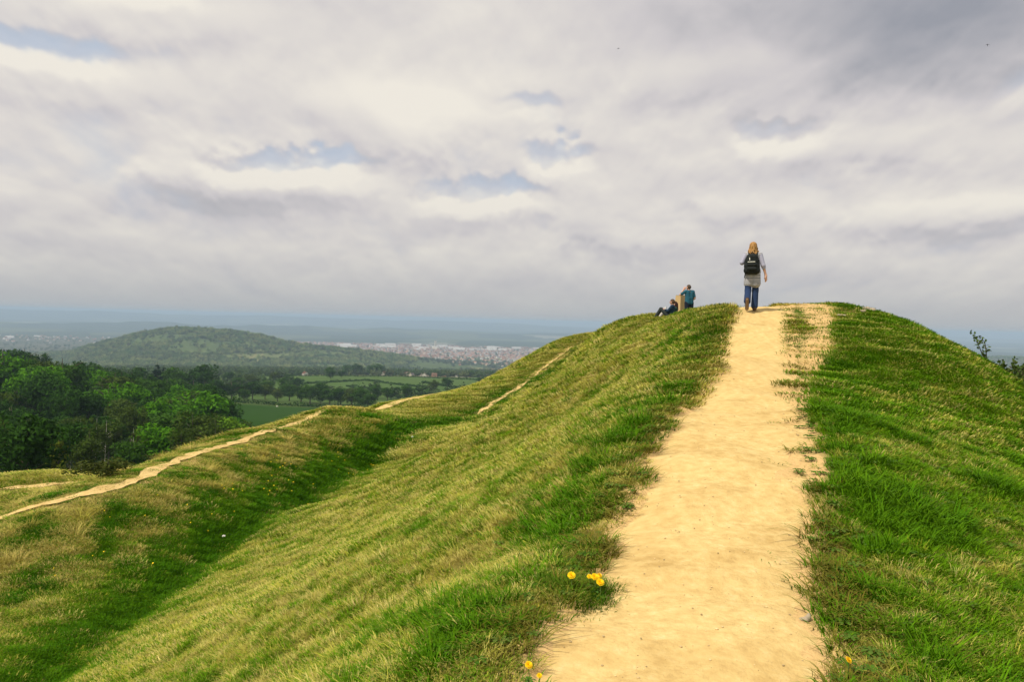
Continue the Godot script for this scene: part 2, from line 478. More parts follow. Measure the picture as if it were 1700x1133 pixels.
func foot_gap(x: float, f: float) -> float:   # metres from the edge of the nearest footpath on the banks
	if x > 7.0: return 9.0
	var g := 9.0
	if x < -6.0 and f < 50.5: g = absf(near(OUTER_PATH, x, f).x) - 0.26
	if x < -14.0: g = minf(g, absf(near(LOWER_PATH, x, f).x) - 0.22)
	if f > 50.0:
		if x < 0.5: g = minf(g, absf(near(OUTER_PATH_FAR, x, f).x) - 0.40)
		if x > -4.0: g = minf(g, minf(absf(near(BANK_PATH, x, f).x) - 0.28, absf(near(BANK_PATH_WORN, x, f).x) - 0.22))
	return g

func strip(called: String, line: Array, half: float, lift: float, m: Material, ragged := 0.25) -> MeshInstance3D:
	var curve := Curve3D.new()
	for p in line: curve.add_point(Vector3(p[0], 0, p[1]))
	for k in range(1, line.size() - 1):
		var t := Vector3(line[k + 1][0] - line[k - 1][0], 0, line[k + 1][1] - line[k - 1][1]) * 0.16
		curve.set_point_in(k, -t); curve.set_point_out(k, t)
	var step := 0.12 if half > 0.5 else 0.2
	var nl := int(curve.get_baked_length() / step)
	var na := 14 if half > 0.5 else 6
	var v := PackedVector3Array(); var n := PackedVector3Array(); var idx := PackedInt32Array()
	for k in nl + 1:
		var o := k * step
		var p := curve.sample_baked(o, true)
		var q := curve.sample_baked(minf(o + 0.1, curve.get_baked_length()), true) - curve.sample_baked(maxf(o - 0.1, 0.0), true)
		var r := Vector2(q.z, -q.x).normalized()
		var ends := smoothstep(0.0, 1.2, o) * smoothstep(0.0, 1.2, curve.get_baked_length() - o)
		for s in na + 1:
			var t := s * 2.0 / na - 1.0
			var w := half * (1.0 + ragged * nz2.get_noise_2d(o * 26.0, 50.0 * signf(t) + line[0][0] * 7.0) * 2.0) * maxf(ends, 0.15)
			if half > 0.5: w = half
			var x := p.x + r.x * t * w
			var f := p.z + r.y * t * w
			var y := land(x, f) + lift
			if half > 0.5: y += nz2.get_noise_2d(x * 40.0, f * 40.0) * 0.012 + nz2.get_noise_2d(x * 140.0, f * 140.0) * 0.004
			v.append(Vector3(x, y + EYE, -f))
	var w1 := na + 1
	for k in nl + 1:
		for s in w1:
			var a: Vector3 = v[k * w1 + mini(s + 1, na)] - v[k * w1 + maxi(s - 1, 0)]
			var b: Vector3 = v[mini(k + 1, nl) * w1 + s] - v[maxi(k - 1, 0) * w1 + s]
			n.append(a.cross(b).normalized())
	for k in nl:
		for s in na:
			var g := k * w1 + s
			idx.append_array([g, g + w1 + 1, g + 1, g, g + w1, g + w1 + 1])
	var o2 := obj(called, mk(v, idx, n), m)
	o2.set_meta("kind", "structure")
	return o2

# ------------------------------------------------------------------ far country
func far_color(x: float, f: float) -> Color:
	var d := sqrt(x * x + f * f)
	var az := rad_to_deg(atan2(x, f))
	var n := nz2.get_noise_2d(x * 0.5, f * 0.5)
	var grass := Color(0.024, 0.068, 0.008)  # near field turf, albedo lowered to stand in for a cloud shadow
	var wood := Color(0.018, 0.038, 0.008)
	if d < 118.0: return Color(0.075, 0.105, 0.018).lerp(Color(0.13, 0.11, 0.035), clampf(0.4 + n, 0.0, 1.0))
	if d < 720.0:
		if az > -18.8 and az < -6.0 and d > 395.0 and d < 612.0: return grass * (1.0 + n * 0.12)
		if az > -19.0 and d > 612.0: return Color(0.06, 0.10, 0.025) * (1.0 + n * 0.3)
		if az > -3.0: return Color(0.06, 0.11, 0.02)
		return wood * (1.0 + n * 0.4)
	var cell := cells.get_noise_2d(x * 0.0042 * 100.0 / 100.0, f * 0.0042)
	if d < 1620.0:
		if az > -14.6 and d > 900.0: return Color(0.055, 0.115, 0.024).lerp(Color(0.095, 0.145, 0.042), clampf(cell + 0.3, 0.0, 1.0)) * (1.0 + n * 0.1)
		return Color(0.070, 0.125, 0.030) if cell > -0.1 else Color(0.12, 0.16, 0.05)
	var c: Color
	if d < 6000.0:
		var hill := exp(-pow((f - 4000.0) / 800.0, 2)) * smoothstep(-2150.0, -1800.0, x) * smoothstep(-500.0, -800.0, x)
		var v := cell - hill * (0.90 if x < -1080.0 else 0.42) + n * 0.2
		if v < 0.05: c = Color(0.050, 0.092, 0.030).lerp(Color(0.085, 0.115, 0.042), clampf(n + 0.5, 0.0, 1.0))
		elif v < 0.45: c = Color(0.075, 0.115, 0.038)
		elif v < 0.75: c = Color(0.13, 0.165, 0.060)
		else: c = Color(0.21, 0.20, 0.09)
		return c
	if d < 9500.0:
		return Color(0.06, 0.075, 0.04).lerp(Color(0.20, 0.18, 0.14), clampf(n * 0.6 + 0.2, 0.0, 1.0))
	var strips := cells.get_noise_2d(x * 0.0011, f * 0.00075)
	c = Color(0.045, 0.068, 0.040)
	if strips > 0.84: c = Color(0.26, 0.26, 0.20)
	elif strips > 0.3: c = Color(0.10, 0.125, 0.06)
	return c

func far_sheet() -> ArrayMesh:
	var azs := PackedFloat32Array()
	var a := -180.0
	while a < 180.0:
		azs.append(a)
		a += 0.13 if absf(a) < 37.0 else (0.5 if absf(a) < 44.0 else 6.0)
	azs.append(180.0)
	var v := PackedVector3Array(); var n := PackedVector3Array(); var c := PackedColorArray(); var idx := PackedInt32Array()
	var na := azs.size()
	var rings := 300
	for j in rings + 1:
		var r := 30.0 * pow(56000.0 / 30.0, float(j) / rings)
		for i in na:
			var t := deg_to_rad(azs[i])
			var x := sin(t) * r
			var f := cos(t) * r
			var h := land(x, f)
			if r < 97.0: h -= 0.6 + 3.0 * smoothstep(92.0, 70.0, r)
			v.append(Vector3(x, h + EYE, -f))
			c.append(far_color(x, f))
	for j in rings + 1:
		for i in na:
			var p: Vector3 = v[j * na + mini(i + 1, na - 1)] - v[j * na + maxi(i - 1, 0)]
			var q: Vector3 = v[mini(j + 1, rings) * na + i] - v[maxi(j - 1, 0) * na + i]
			n.append(p.cross(q).normalized())
	for j in rings:
		for i in na - 1:
			var k := j * na + i
			idx.append_array([k, k + na + 1, k + 1, k, k + na, k + na + 1])
	return mk(v, idx, n, c)

# ------------------------------------------------------------------ grass
func tuft(sd: int, blades: int, tall: float, spread: float, lean: float, width: float) -> ArrayMesh:
	rng.seed = sd
	var k := Kit.new()
	for b in blades:
		var an := rng.randf() * TAU
		var r := spread * sqrt(rng.randf())
		var p := Vector3(cos(an) * r, -0.02, sin(an) * r)
		var out := Vector3(cos(an + rng.randf_range(-0.9, 0.9)), 0, sin(an + rng.randf_range(-0.9, 0.9)))
		var h := tall * rng.randf_range(0.45, 1.0)
		var l := lean * rng.randf_range(0.3, 1.3)
		var side := Vector3(-out.z, 0, out.x).rotated(Vector3.UP, rng.randf_range(-0.8, 0.8)) * width * rng.randf_range(0.7, 1.2)
		var tone := rng.randf_range(0.72, 1.25)
		var col := Color(tone * rng.randf_range(0.9, 1.12), tone, tone * rng.randf_range(0.85, 1.1))
		var a := p
		var m1 := p + Vector3(0, h * 0.45, 0) + out * l * h * 0.18
		var m2 := p + Vector3(0, h * 0.80, 0) + out * l * h * 0.52
		var tip := p + Vector3(0, h * (1.0 - l * 0.18), 0) + out * l * h * 0.95
		k.quad(a - side, a + side, m1 + side * 0.9, m1 - side * 0.9, col)
		k.quad(m1 - side * 0.9, m1 + side * 0.9, m2 + side * 0.6, m2 - side * 0.6, col)
		k.tri(m2 - side * 0.6, m2 + side * 0.6, tip, col)
	return k.done()

func sow() -> void:
	var leafy := mat(Color(1, 1, 1), 0.62, true)
	leafy.metallic_specular = 0.12
	leafy.backlight_enabled = true
	leafy.backlight = Color(0.55, 0.55, 0.45)
	var straw := mat(Color(1, 1, 1), 0.75, true)
	straw.metallic_specular = 0.12
	straw.backlight_enabled = true
	straw.backlight = Color(0.35, 0.35, 0.30)
	# name, mesh, places, tints
	var kinds := {
		"short": [tuft(11, 38, 0.070, 0.085, 0.95, 0.0026), leafy], "short_b": [tuft(12, 34, 0.085, 0.08, 1.15, 0.0030), leafy],
		"long": [tuft(13, 36, 0.115, 0.08, 0.95, 0.0033), leafy], "long_b": [tuft(14, 32, 0.145, 0.09, 1.25, 0.0036), leafy],
		"dry": [tuft(15, 36, 0.072, 0.085, 1.1, 0.0019), straw], "dry_b": [tuft(16, 36, 0.100, 0.08, 1.0, 0.0018), straw],
		"tussock": [tuft(17, 80, 0.27, 0.12, 1.5, 0.0026), straw], "wide": [tuft(18, 56, 0.075, 0.20, 1.0, 0.0052), leafy],
		"wide_dry": [tuft(19, 56, 0.080, 0.20, 1.1, 0.0044), straw], "broad": [tuft(20, 74, 0.11, 0.40, 0.95, 0.010), leafy], "broad_dry": [tuft(21, 74, 0.12, 0.40, 1.05, 0.009), straw],
	}
	var places := {}
	var tints := {}
	for k in kinds:
		places[k] = []
		tints[k] = PackedColorArray()
	rng.seed = 77
	for band in [[1.6, 6.5, 640.0, 1.0], [6.5, 12.0, 380.0, 1.05], [12.0, 22.0, 200.0, 1.1], [22.0, 40.0, 80.0, 1.25], [40.0, 84.0, 27.0, 1.35]]:
		var wedge := deg_to_rad(37.0)
		var n := int((band[1] * band[1] - band[0] * band[0]) * wedge * band[2])
		for i in n:
			var t := rng.randf_range(-wedge, wedge)
			var r := sqrt(rng.randf_range(band[0] * band[0], band[1] * band[1]))
			var x := sin(t) * r
			var f := cos(t) * r
			var pick := rng.randf()
			var pick2 := rng.randf()
			var sz := rng.randf_range(0.6, 1.35)
			var tone := rng.randf_range(0.78, 1.22)
			var turn := rng.randf() * TAU
			if f > 40.0 and x > 14.0: continue
			var e := path_edge(x, f) if (f < 36.0 and absf(x) < 12.0) else 9.0
			if e < 0.0 and pick2 > 0.006 * smoothstep(-0.5, 0.0, e): continue
			if e < 0.15 and pick2 > 0.55: continue
			var gap := foot_gap(x, f) if f > 17.0 else 9.0
			if gap < 0.0 and pick2 > 0.08 + 0.45 * smoothstep(-0.16, 0.0, gap): continue
			if gap < 0.5 and pick2 > 0.6: continue
			var worn := bare_strip(x, f)
			if worn > 0.25 and pick2 > (0.05 if nz2.get_noise_2d(x * 75.0, f * 75.0) < 0.25 else 0.4): continue
			var g := grassiness(x, f)
			var dry := pick < g.x * 0.85
			var kind := ""
			var tall := 1.0
			if band[0] > 30.0: kind = "broad_dry" if dry else "broad"
			elif band[0] > 10.0: kind = "wide_dry" if dry else "wide"
			elif dry: kind = "dry" if pick2 < 0.6 else "dry_b"
			elif g.y > 0.4 and pick2 < 0.45: kind = "long" if pick2 < 0.3 else "long_b"
			else: kind = "short" if pick2 < 0.5 else "short_b"
			tall *= (1.0 + 0.35 * g.y * smoothstep(0.0, 0.5, e))
			if e < 0.35: tall *= 0.45 + maxf(e, 0.0)
			if worn > 0.2: tall *= 0.5
			if gap < 1.3: tall *= lerpf(0.30, 1.0, clampf(gap / 1.3, 0.0, 1.0))
			if x > 3.0 and f < 36.0 and e > 0.3: tall *= 0.8
			var o := near(OUTER_PATH, x, f)
			if dry and f > 9.0 and f < 48.0 and o.x > -3.0 and o.x < 2.6 and pick2 > 0.955:
				kind = "tussock"
			var c: Color
			if dry: c = Color(0.70, 0.57, 0.23).lerp(Color(0.38, 0.39, 0.040), sqrt(rng.randf())) * tone
			else: c = Color(0.122, 0.245, 0.005).lerp(Color(0.042, 0.158, 0.003), clampf(g.y + rng.randf_range(-0.25, 0.25), 0.0, 1.0)) * tone
			if dry and o.x > -4.0 and o.x < 4.5 and f < 49.0: c = c.lerp(Color(0.46, 0.33, 0.12) * tone, 0.30)
			if f > 19.0 and f < 23.5 and x < 5.6 and x > 4.2: tall *= 1.9
			if e < 0.25 and pick2 > 0.25 and not dry: c = c.lerp(Color(0.24, 0.13, 0.04), 0.55)
			var eps := 0.2
			var nrm := Vector3(land(x - eps, f) - land(x + eps, f), 2.0 * eps, land(x, f + eps) - land(x, f - eps)).normalized()
			var up := Vector3.UP.lerp(nrm, 0.55).normalized()
			var fw := Vector3(sin(turn), 0, cos(turn))
			var rt := up.cross(fw).normalized()
			var b := Basis(rt, up, rt.cross(up)) * Basis.from_scale(Vector3(sz, sz * tall, sz) * band[3])
			var y := hill_height(x, f) if e < 2.0 else land(x, f)
			places[kind].append(Transform3D(b, Vector3(x, y + EYE, -f)))
			tints[kind].append(c)
	# thick grass round the dandelions on the lip of the path
	for i in 190:
		var x := 0.46 + rng.randfn() * 0.13
		var f := 5.40 + rng.randfn() * 0.17
		if near(MAIN_PATH, x, f).x > -0.44: continue
		var k: String = ["short", "short_b", "long", "dry"][rng.randi() % 4]
		places[k].append(Transform3D(Basis(Vector3.UP, rng.randf() * TAU).scaled(Vector3.ONE * rng.randf_range(0.6, 1.0)), Vector3(x, hill_height(x, f) + EYE, -f)))
		tints[k].append(Color(0.05, 0.15, 0.004).lerp(Color(0.16, 0.21, 0.02), rng.randf()))
	# flat-leaved weeds in the turf beside the path
	var weeds := []
	var weed_tints := PackedColorArray()
	for i in 2600:
		var f := rng.randf_range(2.5, 11.0)
		var x := f * 0.3 - 0.5 + rng.randf_range(-3.4, 3.4)
		var e := path_edge(x, f)
		if e < 0.03 or rng.randf() > exp(-e * 0.9): continue
		weeds.append(Transform3D(Basis(Vector3.UP, rng.randf() * TAU).scaled(Vector3.ONE * rng.randf_range(0.45, 1.0)), Vector3(x, hill_height(x, f) + EYE + 0.02, -f)))
		weed_tints.append(Color(0.050, 0.135, 0.010).lerp(Color(0.11, 0.17, 0.03), rng.randf()))
	tag(many("ground_weeds", dandelion_kit()[2], leafy, weeds, weed_tints), "flat-leaved weeds growing in the turf beside the path", "weeds", "", "stuff")
	var says := {"short": "short green pasture grass covering the ramparts", "dry": "dry straw coloured grass between the green blades", "tussock": "drooping tussocks of dead grass on the banks"}
	for k in kinds:
		if places[k].is_empty(): continue
		var dry: bool = kinds[k][1] == straw
		var o := many("dry_grass" if dry else "green_grass", kinds[k][0], kinds[k][1], places[k], tints[k])
		tag(o, says["tussock"] if k == "tussock" else (says["dry"] if dry else says["short"]), "grass", "", "stuff")

func strew() -> void:   # small stones on the path
	var k := Kit.new()
	rng.seed = 5
	var ico := PackedVector3Array()
	for lat in 3:
		for lon in 6:
			var th := PI * (lat + 1) / 4.0
			ico.append(Vector3(sin(th) * cos(TAU * lon / 6.0), cos(th) * 0.6, sin(th) * sin(TAU * lon / 6.0)) * rng.randf_range(0.8, 1.15))
	for lat in 2:
		for lon in 6:
			var w := (lon + 1) % 6
			k.quad(ico[lat * 6 + lon], ico[lat * 6 + w], ico[lat * 6 + 6 + w], ico[lat * 6 + 6 + lon])
	for lon in 6: k.tri(Vector3(0, 0.62, 0), ico[(lon + 1) % 6], ico[lon])
	var places := []
	var tints := PackedColorArray()
	rng.seed = 6
	for i in 15000:
		var f := 3.0 + 22.0 * pow(rng.randf(), 1.6)
		var x := -0.6 + f * 0.3 + rng.randf_range(-1.2, 2.4)
		var e := path_edge(x, f)
		var worn := bare_strip(x, f)
		if e > -0.04 and worn < 0.4: continue
		if e < -0.25 and rng.randf() < 0.45: continue
		var s := 0.0018 + 0.008 * pow(rng.randf(), 8.0)
		if worn > 0.4: s *= 1.8
		var y := land(x, f) - 0.034 + nz2.get_noise_2d(x * 40.0, f * 40.0) * 0.012
		if worn > 0.4 and e > 0.0: y = hill_height(x, f)
		places.append(Transform3D(Basis(Vector3.UP, rng.randf() * TAU).scaled(Vector3(s, s * rng.randf_range(0.5, 0.9), s * rng.randf_range(0.7, 1.3))), Vector3(x, y + EYE + s * 0.2, -f)))
		var t := rng.randf_range(0.5, 1.15)
		tints.append(Color(0.66, 0.50, 0.26) * t if rng.randf() < 0.975 else Color(0.36, 0.27, 0.15) * t)
	tag(many("gravel", k.done(), mat(Color.WHITE, 0.9, true), places, tints), "loose gravel and crumbs of limestone strewn on the sandy path", "gravel", "", "stuff")

# ------------------------------------------------------------------ trees
func crown(sd: int, wide: float, low: float, high: float, clumps: int, leaves: int, leaf: float, flat := 0.75, hollow := 0.55, taper := 0.0) -> ArrayMesh:
	rng.seed = sd
	var k := Kit.new()
	var mid := (low + high) * 0.5
	var ry := (high - low) * 0.5
	var balls := []
	for c in clumps:
		var dir := Vector3(rng.randfn(), rng.randfn() * 0.9 + 0.15, rng.randfn()).normalized()
		var q := pow(rng.randf(), 0.45) * 0.74
		var p := Vector3(dir.x * wide * q, mid + dir.y * ry * q, dir.z * wide * q)
		var rel := (p.y - low) / (high - low)
		var narrow := 1.0 - taper * clampf(rel, 0.0, 1.0)
		p.x *= narrow
		p.z *= narrow
		balls.append([p, wide * rng.randf_range(0.24, 0.46) * lerpf(1.0, narrow, 0.8), rng.randf_range(0.66, 1.32)])
	for l in leaves:
		var b = balls[rng.randi() % balls.size()]
		var dir := Vector3(rng.randfn(), rng.randfn() + 0.25, rng.randfn()).normalized()
		var r: float = b[1] * lerpf(hollow, 1.06, sqrt(rng.randf()))
		var p: Vector3 = b[0] + Vector3(dir.x, dir.y * flat, dir.z) * r
		var nrm := (dir + Vector3(rng.randfn(), rng.randfn(), rng.randfn()) * 0.55).normalized()
		var s := nrm.cross(Vector3(rng.randfn(), rng.randfn(), rng.randfn())).normalized() * leaf * rng.randf_range(0.5, 1.1)
		var t := nrm.cross(s) * rng.randf_range(0.55, 1.0)
		var tone: float = b[2] * rng.randf_range(0.75, 1.25)
		var col := Color(tone * rng.randf_range(0.92, 1.1), tone, tone * rng.randf_range(0.85, 1.1))
		k.quad(p - s, p - t * 0.5, p + s + nrm * leaf * 0.2, p + t * 0.6, col)
	return k.done()

func timber(sd: int, tall: float, thick: float, fork: float, wide: float, limbs: int) -> ArrayMesh:
	rng.seed = sd
	var k := Kit.new()
	var bend := Vector3(rng.randf_range(-0.3, 0.3), 0, rng.randf_range(-0.3, 0.3))
	k.tube([Vector3(0, -0.6, 0), Vector3(0, 0.2, 0), bend * 0.5 + Vector3(0, fork, 0), bend + Vector3(0, tall * 0.62, 0), bend * 1.3 + Vector3(0, tall * 0.9, 0)], [thick * 1.5, thick * 1.05, thick * 0.8, thick * 0.45, thick * 0.12], 7)
	for l in limbs:
		var an := TAU * l / limbs + rng.randf_range(-0.4, 0.4)
		var y := lerpf(fork, tall * 0.66, float(l) / limbs)
		var o := Vector3(cos(an), 0, sin(an))
		var p := bend * (y / tall) * 1.4 + Vector3(0, y, 0)
		var reach := wide * rng.randf_range(0.5, 0.8)
		k.tube([p, p + o * reach * 0.5 + Vector3(0, reach * 0.45, 0), p + o * reach + Vector3(0, reach * 0.75, 0)], [thick * 0.42, thick * 0.26, thick * 0.07], 5)
	return k.done()

var tree_kinds := {}

func tree_setup() -> void:
	var bark := mat(Color(0.10, 0.085, 0.06), 0.9)
	var pale_bark := mat(Color(0.50, 0.47, 0.40), 0.8)
	for q in [["dark", Color(0.028, 0.076, 0.010)], ["deep", Color(0.042, 0.105, 0.012)], ["fresh", Color(0.070, 0.200, 0.008)], ["spring", Color(0.100, 0.200, 0.014)], ["olive", Color(0.060, 0.100, 0.016)], ["brown", Color(0.062, 0.080, 0.018)], ["gold", Color(0.130, 0.170, 0.016)], ["pine", Color(0.012, 0.036, 0.014)]]:
		var m := mat(q[1], 0.6, true)
		m.metallic_specular = 0.08
		m.backlight_enabled = true
		m.backlight = Color(0.5, 0.55, 0.4)
		M[q[0]] = m
	# kind: [crown meshes, trunk meshes, bark, natural height]
	tree_kinds = {
		"round": [[crown(31, 5.2, 0.5, 12.0, 26, 2600, 0.50), crown(32, 6.0, 0.5, 13.0, 30, 2900, 0.52), crown(33, 4.6, 0.6, 11.0, 22, 2300, 0.48), crown(37, 5.6, 0.4, 10.5, 24, 2600, 0.50)], [timber(41, 11.0, 0.28, 2.6, 5.0, 8), timber(42, 12.0, 0.32, 2.4, 5.6, 9), timber(43, 10.0, 0.25, 2.8, 4.2, 7)], bark, 12.0],
		"twiggy": [[crown(51, 3.6, 2.2, 12.0, 34, 2300, 0.36, 0.9, 0.2), crown(52, 3.0, 2.4, 11.5, 30, 2000, 0.34, 1.0, 0.2)], [timber(53, 12.0, 0.17, 2.0, 3.6, 13), timber(54, 11.0, 0.15, 2.2, 3.2, 12)], mat(Color(0.10, 0.09, 0.07), 0.9), 12.0],
		"birch": [[crown(61, 2.5, 2.0, 12.2, 28, 2400, 0.22, 1.2, 0.2, 0.4), crown(62, 2.1, 1.8, 11.2, 26, 2100, 0.22, 1.2, 0.2, 0.4)], [timber(63, 12.0, 0.13, 3.0, 2.2, 9), timber(64, 11.0, 0.11, 3.2, 1.9, 8)], pale_bark, 12.0],
		"conifer": [[crown(71, 3.6, 1.0, 14.0, 40, 2600, 0.34, 0.45, 0.35, 0.85)], [timber(72, 14.0, 0.24, 1.5, 2.0, 8)], bark, 14.0],
		"bush": [[crown(81, 2.1, 0.1, 3.2, 14, 1300, 0.20), crown(82, 2.5, 0.1, 2.8, 16, 1400, 0.20)], [timber(83, 2.6, 0.07, 0.3, 1.6, 6)], bark, 3.2],
	}

func plant(called: String, kind: String, tone: String, x: float, f: float, tall: float, label: String, group: String, stretch := 1.0, category := "tree") -> Node3D:
	var q = tree_kinds[kind]
	var t := thing(called, label, category, spot(x, f), rng.randf() * TAU, group)
	var s: float = tall / q[3]
	t.scale = Vector3(s * stretch, s, s * stretch)
	obj("trunk", q[1][rng.randi() % q[1].size()], q[2], t)
	obj("crown", q[0][rng.randi() % q[0].size()], M[tone], t)
	return t

const TONE_SAYS := {"dark": "dark green", "deep": "deep green", "fresh": "bright fresh green", "spring": "yellow-green", "olive": "olive green", "brown": "brownish olive", "pine": "blackish green", "gold": "golden green"}

func tree_label(kind: String, tone: String, tall: float, u: float, d: float) -> String:
	var size := "tall" if tall > 15.0 else ("low" if tall < 8.5 else "mid-sized")
	var shape: String = {"round": "round-crowned tree", "twiggy": "thin tree", "birch": "slender birch with a pale trunk", "conifer": "pointed conifer"}[kind]
	var where := "deep in the valley wood"
	if d < 150.0 and u < -0.49: where = "in the hollow below the lower bank"
	elif d < 200.0 and absf(u + 0.46) < 0.045: where = "beside the pale birch trunks"
	elif d < 210.0 and u > -0.40: where = "behind the scrub under the outer rampart"
	elif d < 290.0 and u > -0.41: where = "next to the bright green crowns"
	elif d > 480.0 and u < -0.47: where = "on the high shoulder of the wood"
	elif d > 480.0: where = "on the far edge of the wood by the field"
	elif d > 380.0 and u > -0.40: where = "at the corner of the deep green field"
	elif u < -0.52: where = "on the slope under the high shoulder of the wood"
	return "%s %s %s %s" % [size, TONE_SAYS[tone], shape, where]

func woodland() -> void:
	tree_setup()
	rng.seed = 200
	var put := []
	# trees that stand out: sideways share of distance, distance, height, kind, tone
	for q in [[-0.460, 168.0, 12.5, "birch", "olive"], [-0.474, 160.0, 11.5, "birch", "olive"], [-0.487, 165.0, 10.0, "birch", "deep"], [-0.449, 172.0, 11.0, "birch", "olive"], [-0.415, 150.0, 9.5, "birch", "brown"], [-0.355, 135.0, 8.5, "birch", "olive"],
		[-0.500, 122.0, 9.8, "conifer", "gold"], [-0.340, 262.0, 15.5, "round", "fresh"], [-0.366, 268.0, 15.0, "round", "fresh"], [-0.385, 255.0, 13.0, "round", "fresh"], [-0.315, 235.0, 11.5, "round", "fresh"], [-0.300, 215.0, 8.5, "round", "fresh"],
		[-0.425, 300.0, 15.0, "round", "fresh"], [-0.447, 310.0, 15.0, "round", "fresh"], [-0.515, 330.0, 20.0, "round", "fresh"], [-0.535, 315.0, 16.5, "round", "fresh"], [-0.495, 345.0, 21.0, "round", "deep"], [-0.565, 350.0, 22.0, "round", "fresh"], [-0.44, 345.0, 18.0, "round", "olive"],
		[-0.556, 520.0, 26.0, "round", "dark"], [-0.538, 530.0, 25.0, "round", "dark"], [-0.52, 540.0, 22.0, "twiggy", "dark"], [-0.504, 535.0, 16.0, "twiggy", "dark"], [-0.410, 640.0, 24.0, "round", "dark"], [-0.392, 600.0, 26.0, "conifer", "pine"], [-0.384, 660.0, 25.0, "conifer", "pine"], [-0.368, 640.0, 22.0, "round", "dark"],
		[-0.350, 640.0, 23.0, "round", "dark"], [-0.338, 650.0, 24.0, "round", "dark"], [-0.374, 610.0, 20.0, "round", "deep"], [-0.436, 560.0, 15.0, "round", "dark"], [-0.330, 620.0, 18.0, "round", "dark"], [-0.318, 660.0, 13.0, "twiggy", "olive"]]:
		var says := tree_label(q[3], q[4], q[2], q[0], q[1])
		if q[4] == "gold": says = "small golden green layered young tree at the foot of the wood"
		plant({"birch": "birch_tree", "conifer": "conifer_tree", "twiggy": "thin_tree"}.get(q[3], "broadleaf_tree"), q[3], q[4], q[0] * q[1], q[1], q[2], says, "trees of the valley wood", 1.15 if q[3] == "round" else 1.0)
		put.append(Vector2(q[0] * q[1], q[1]))
	var n := 0
	var tries := 0
	while n < 205 and tries < 9000:
		tries += 1
		var d := 100.0 + 520.0 * pow(rng.randf(), 0.8)
		var right := -0.262 if d < 200.0 else lerpf(-0.275, -0.335, clampf((d - 200.0) / 180.0, 0.0, 1.0))
		var u := rng.randf_range(-0.64, right)
		if d < 150.0 and u > -0.34 - (150.0 - d) * 0.004: continue
		if d < 125.0 and u > -0.53: continue
		var p := Vector2(u * d, d)
		var clear := 6.5 + d * 0.014
		var free := true
		for o in put:
			if o.distance_squared_to(p) < clear * clear:
				free = false
				break
		if not free: continue
		put.append(p)
		n += 1
		var pick := rng.randf()
		var kind := "round"
		var tone := "dark" if pick < 0.5 else "deep"
		if d < 260.0:
			if pick < 0.40: kind = "twiggy"; tone = "olive"
			elif pick < 0.62: kind = "twiggy"; tone = "brown"
			elif pick < 0.72: tone = "fresh"
			elif pick < 0.80: tone = "spring"
			if u < -0.45 and pick > 0.3: tone = "dark"; kind = "round" if pick > 0.6 else "twiggy"
		elif pick > 0.86: tone = "fresh"
		elif pick > 0.74: tone = "olive"
		var tall := rng.randf_range(9.5, 14.0) * (1.0 if d < 260.0 else 1.12)
		if d < 150.0: tall *= 0.75
		if u > right - 0.04 and d < 220.0: tall *= 0.62
		plant("thin_tree" if kind == "twiggy" else "broadleaf_tree", kind, tone, p.x, p.y, tall, tree_label(kind, tone, tall, u, d), "trees of the valley wood", rng.randf_range(1.0, 1.3))
	# scrub along the foot of the outer rampart
	for q in [[-0.31, 112.0, 4.2, "olive"], [-0.285, 118.0, 3.8, "brown"], [-0.33, 120.0, 4.6, "brown"], [-0.36, 118.0, 4.2, "olive"], [-0.27, 150.0, 4.0, "fresh"], [-0.385, 116.0, 4.4, "brown"], [-0.26, 130.0, 3.0, "brown"], [-0.255, 165.0, 3.6, "fresh"], [-0.245, 190.0, 3.4, "deep"],
		[-0.42, 110.0, 4.4, "olive"], [-0.445, 112.0, 3.8, "deep"], [-0.54, 108.0, 4.0, "dark"], [-0.565, 104.0, 4.4, "deep"], [-0.52, 118.0, 3.6, "dark"], [-0.238, 230.0, 4.0, "deep"]]:
		plant("bush", "bush", q[3], q[0] * q[1], q[1], q[2], {"olive": "olive scrub bush at the foot of the outer rampart", "brown": "brownish scrub bush at the foot of the outer rampart", "fresh": "fresh green bush between the wood and the field", "deep": "deep green bush at the foot of the outer rampart", "dark": "dark bush in the shade of the wood edge"}[q[3]], "bushes below the ramparts", 1.2, "bush")
	# trees of the hedgerows and copses beyond the first field
	for q in [[-0.30, 700.0, 15.0], [-0.286, 690.0, 17.0], [-0.272, 720.0, 14.0], [-0.258, 680.0, 12.0], [-0.309, 660.0, 16.0], [-0.295, 640.0, 12.0], [-0.245, 700.0, 16.0], [-0.232, 680.0, 15.0], [-0.222, 660.0, 17.0], [-0.21, 680.0, 15.0], [-0.20, 650.0, 16.0], [-0.188, 660.0, 15.0], [-0.176, 640.0, 16.0], [-0.166, 630.0, 14.0], [-0.158, 620.0, 13.0],
		[-0.15, 760.0, 12.0], [-0.136, 740.0, 14.0], [-0.128, 780.0, 13.0], [-0.115, 770.0, 13.0], [-0.10, 790.0, 12.0], [-0.085, 900.0, 12.0], [-0.07, 980.0, 15.0], [-0.032, 1080.0, 15.0], [-0.27, 820.0, 15.0], [-0.25, 860.0, 14.0], [-0.30, 860.0, 16.0], [-0.29, 960.0, 16.0], [-0.236, 930.0, 13.0], [-0.248, 1000.0, 14.0], [-0.262, 1060.0, 15.0], [-0.31, 1040.0, 16.0], [-0.20, 1180.0, 15.0], [-0.188, 1220.0, 13.0]]:
		var pick := rng.randf()
		var tone := "dark" if pick < 0.5 else ("deep" if pick < 0.8 else "olive")
		var where := "in the row along the hedge of the deep green field" if q[1] < 735.0 and q[0] < -0.157 else ("below the pale fields" if q[1] < 800.0 else ("beside the pale fields" if q[0] > -0.21 else "between the wood and the pale fields"))
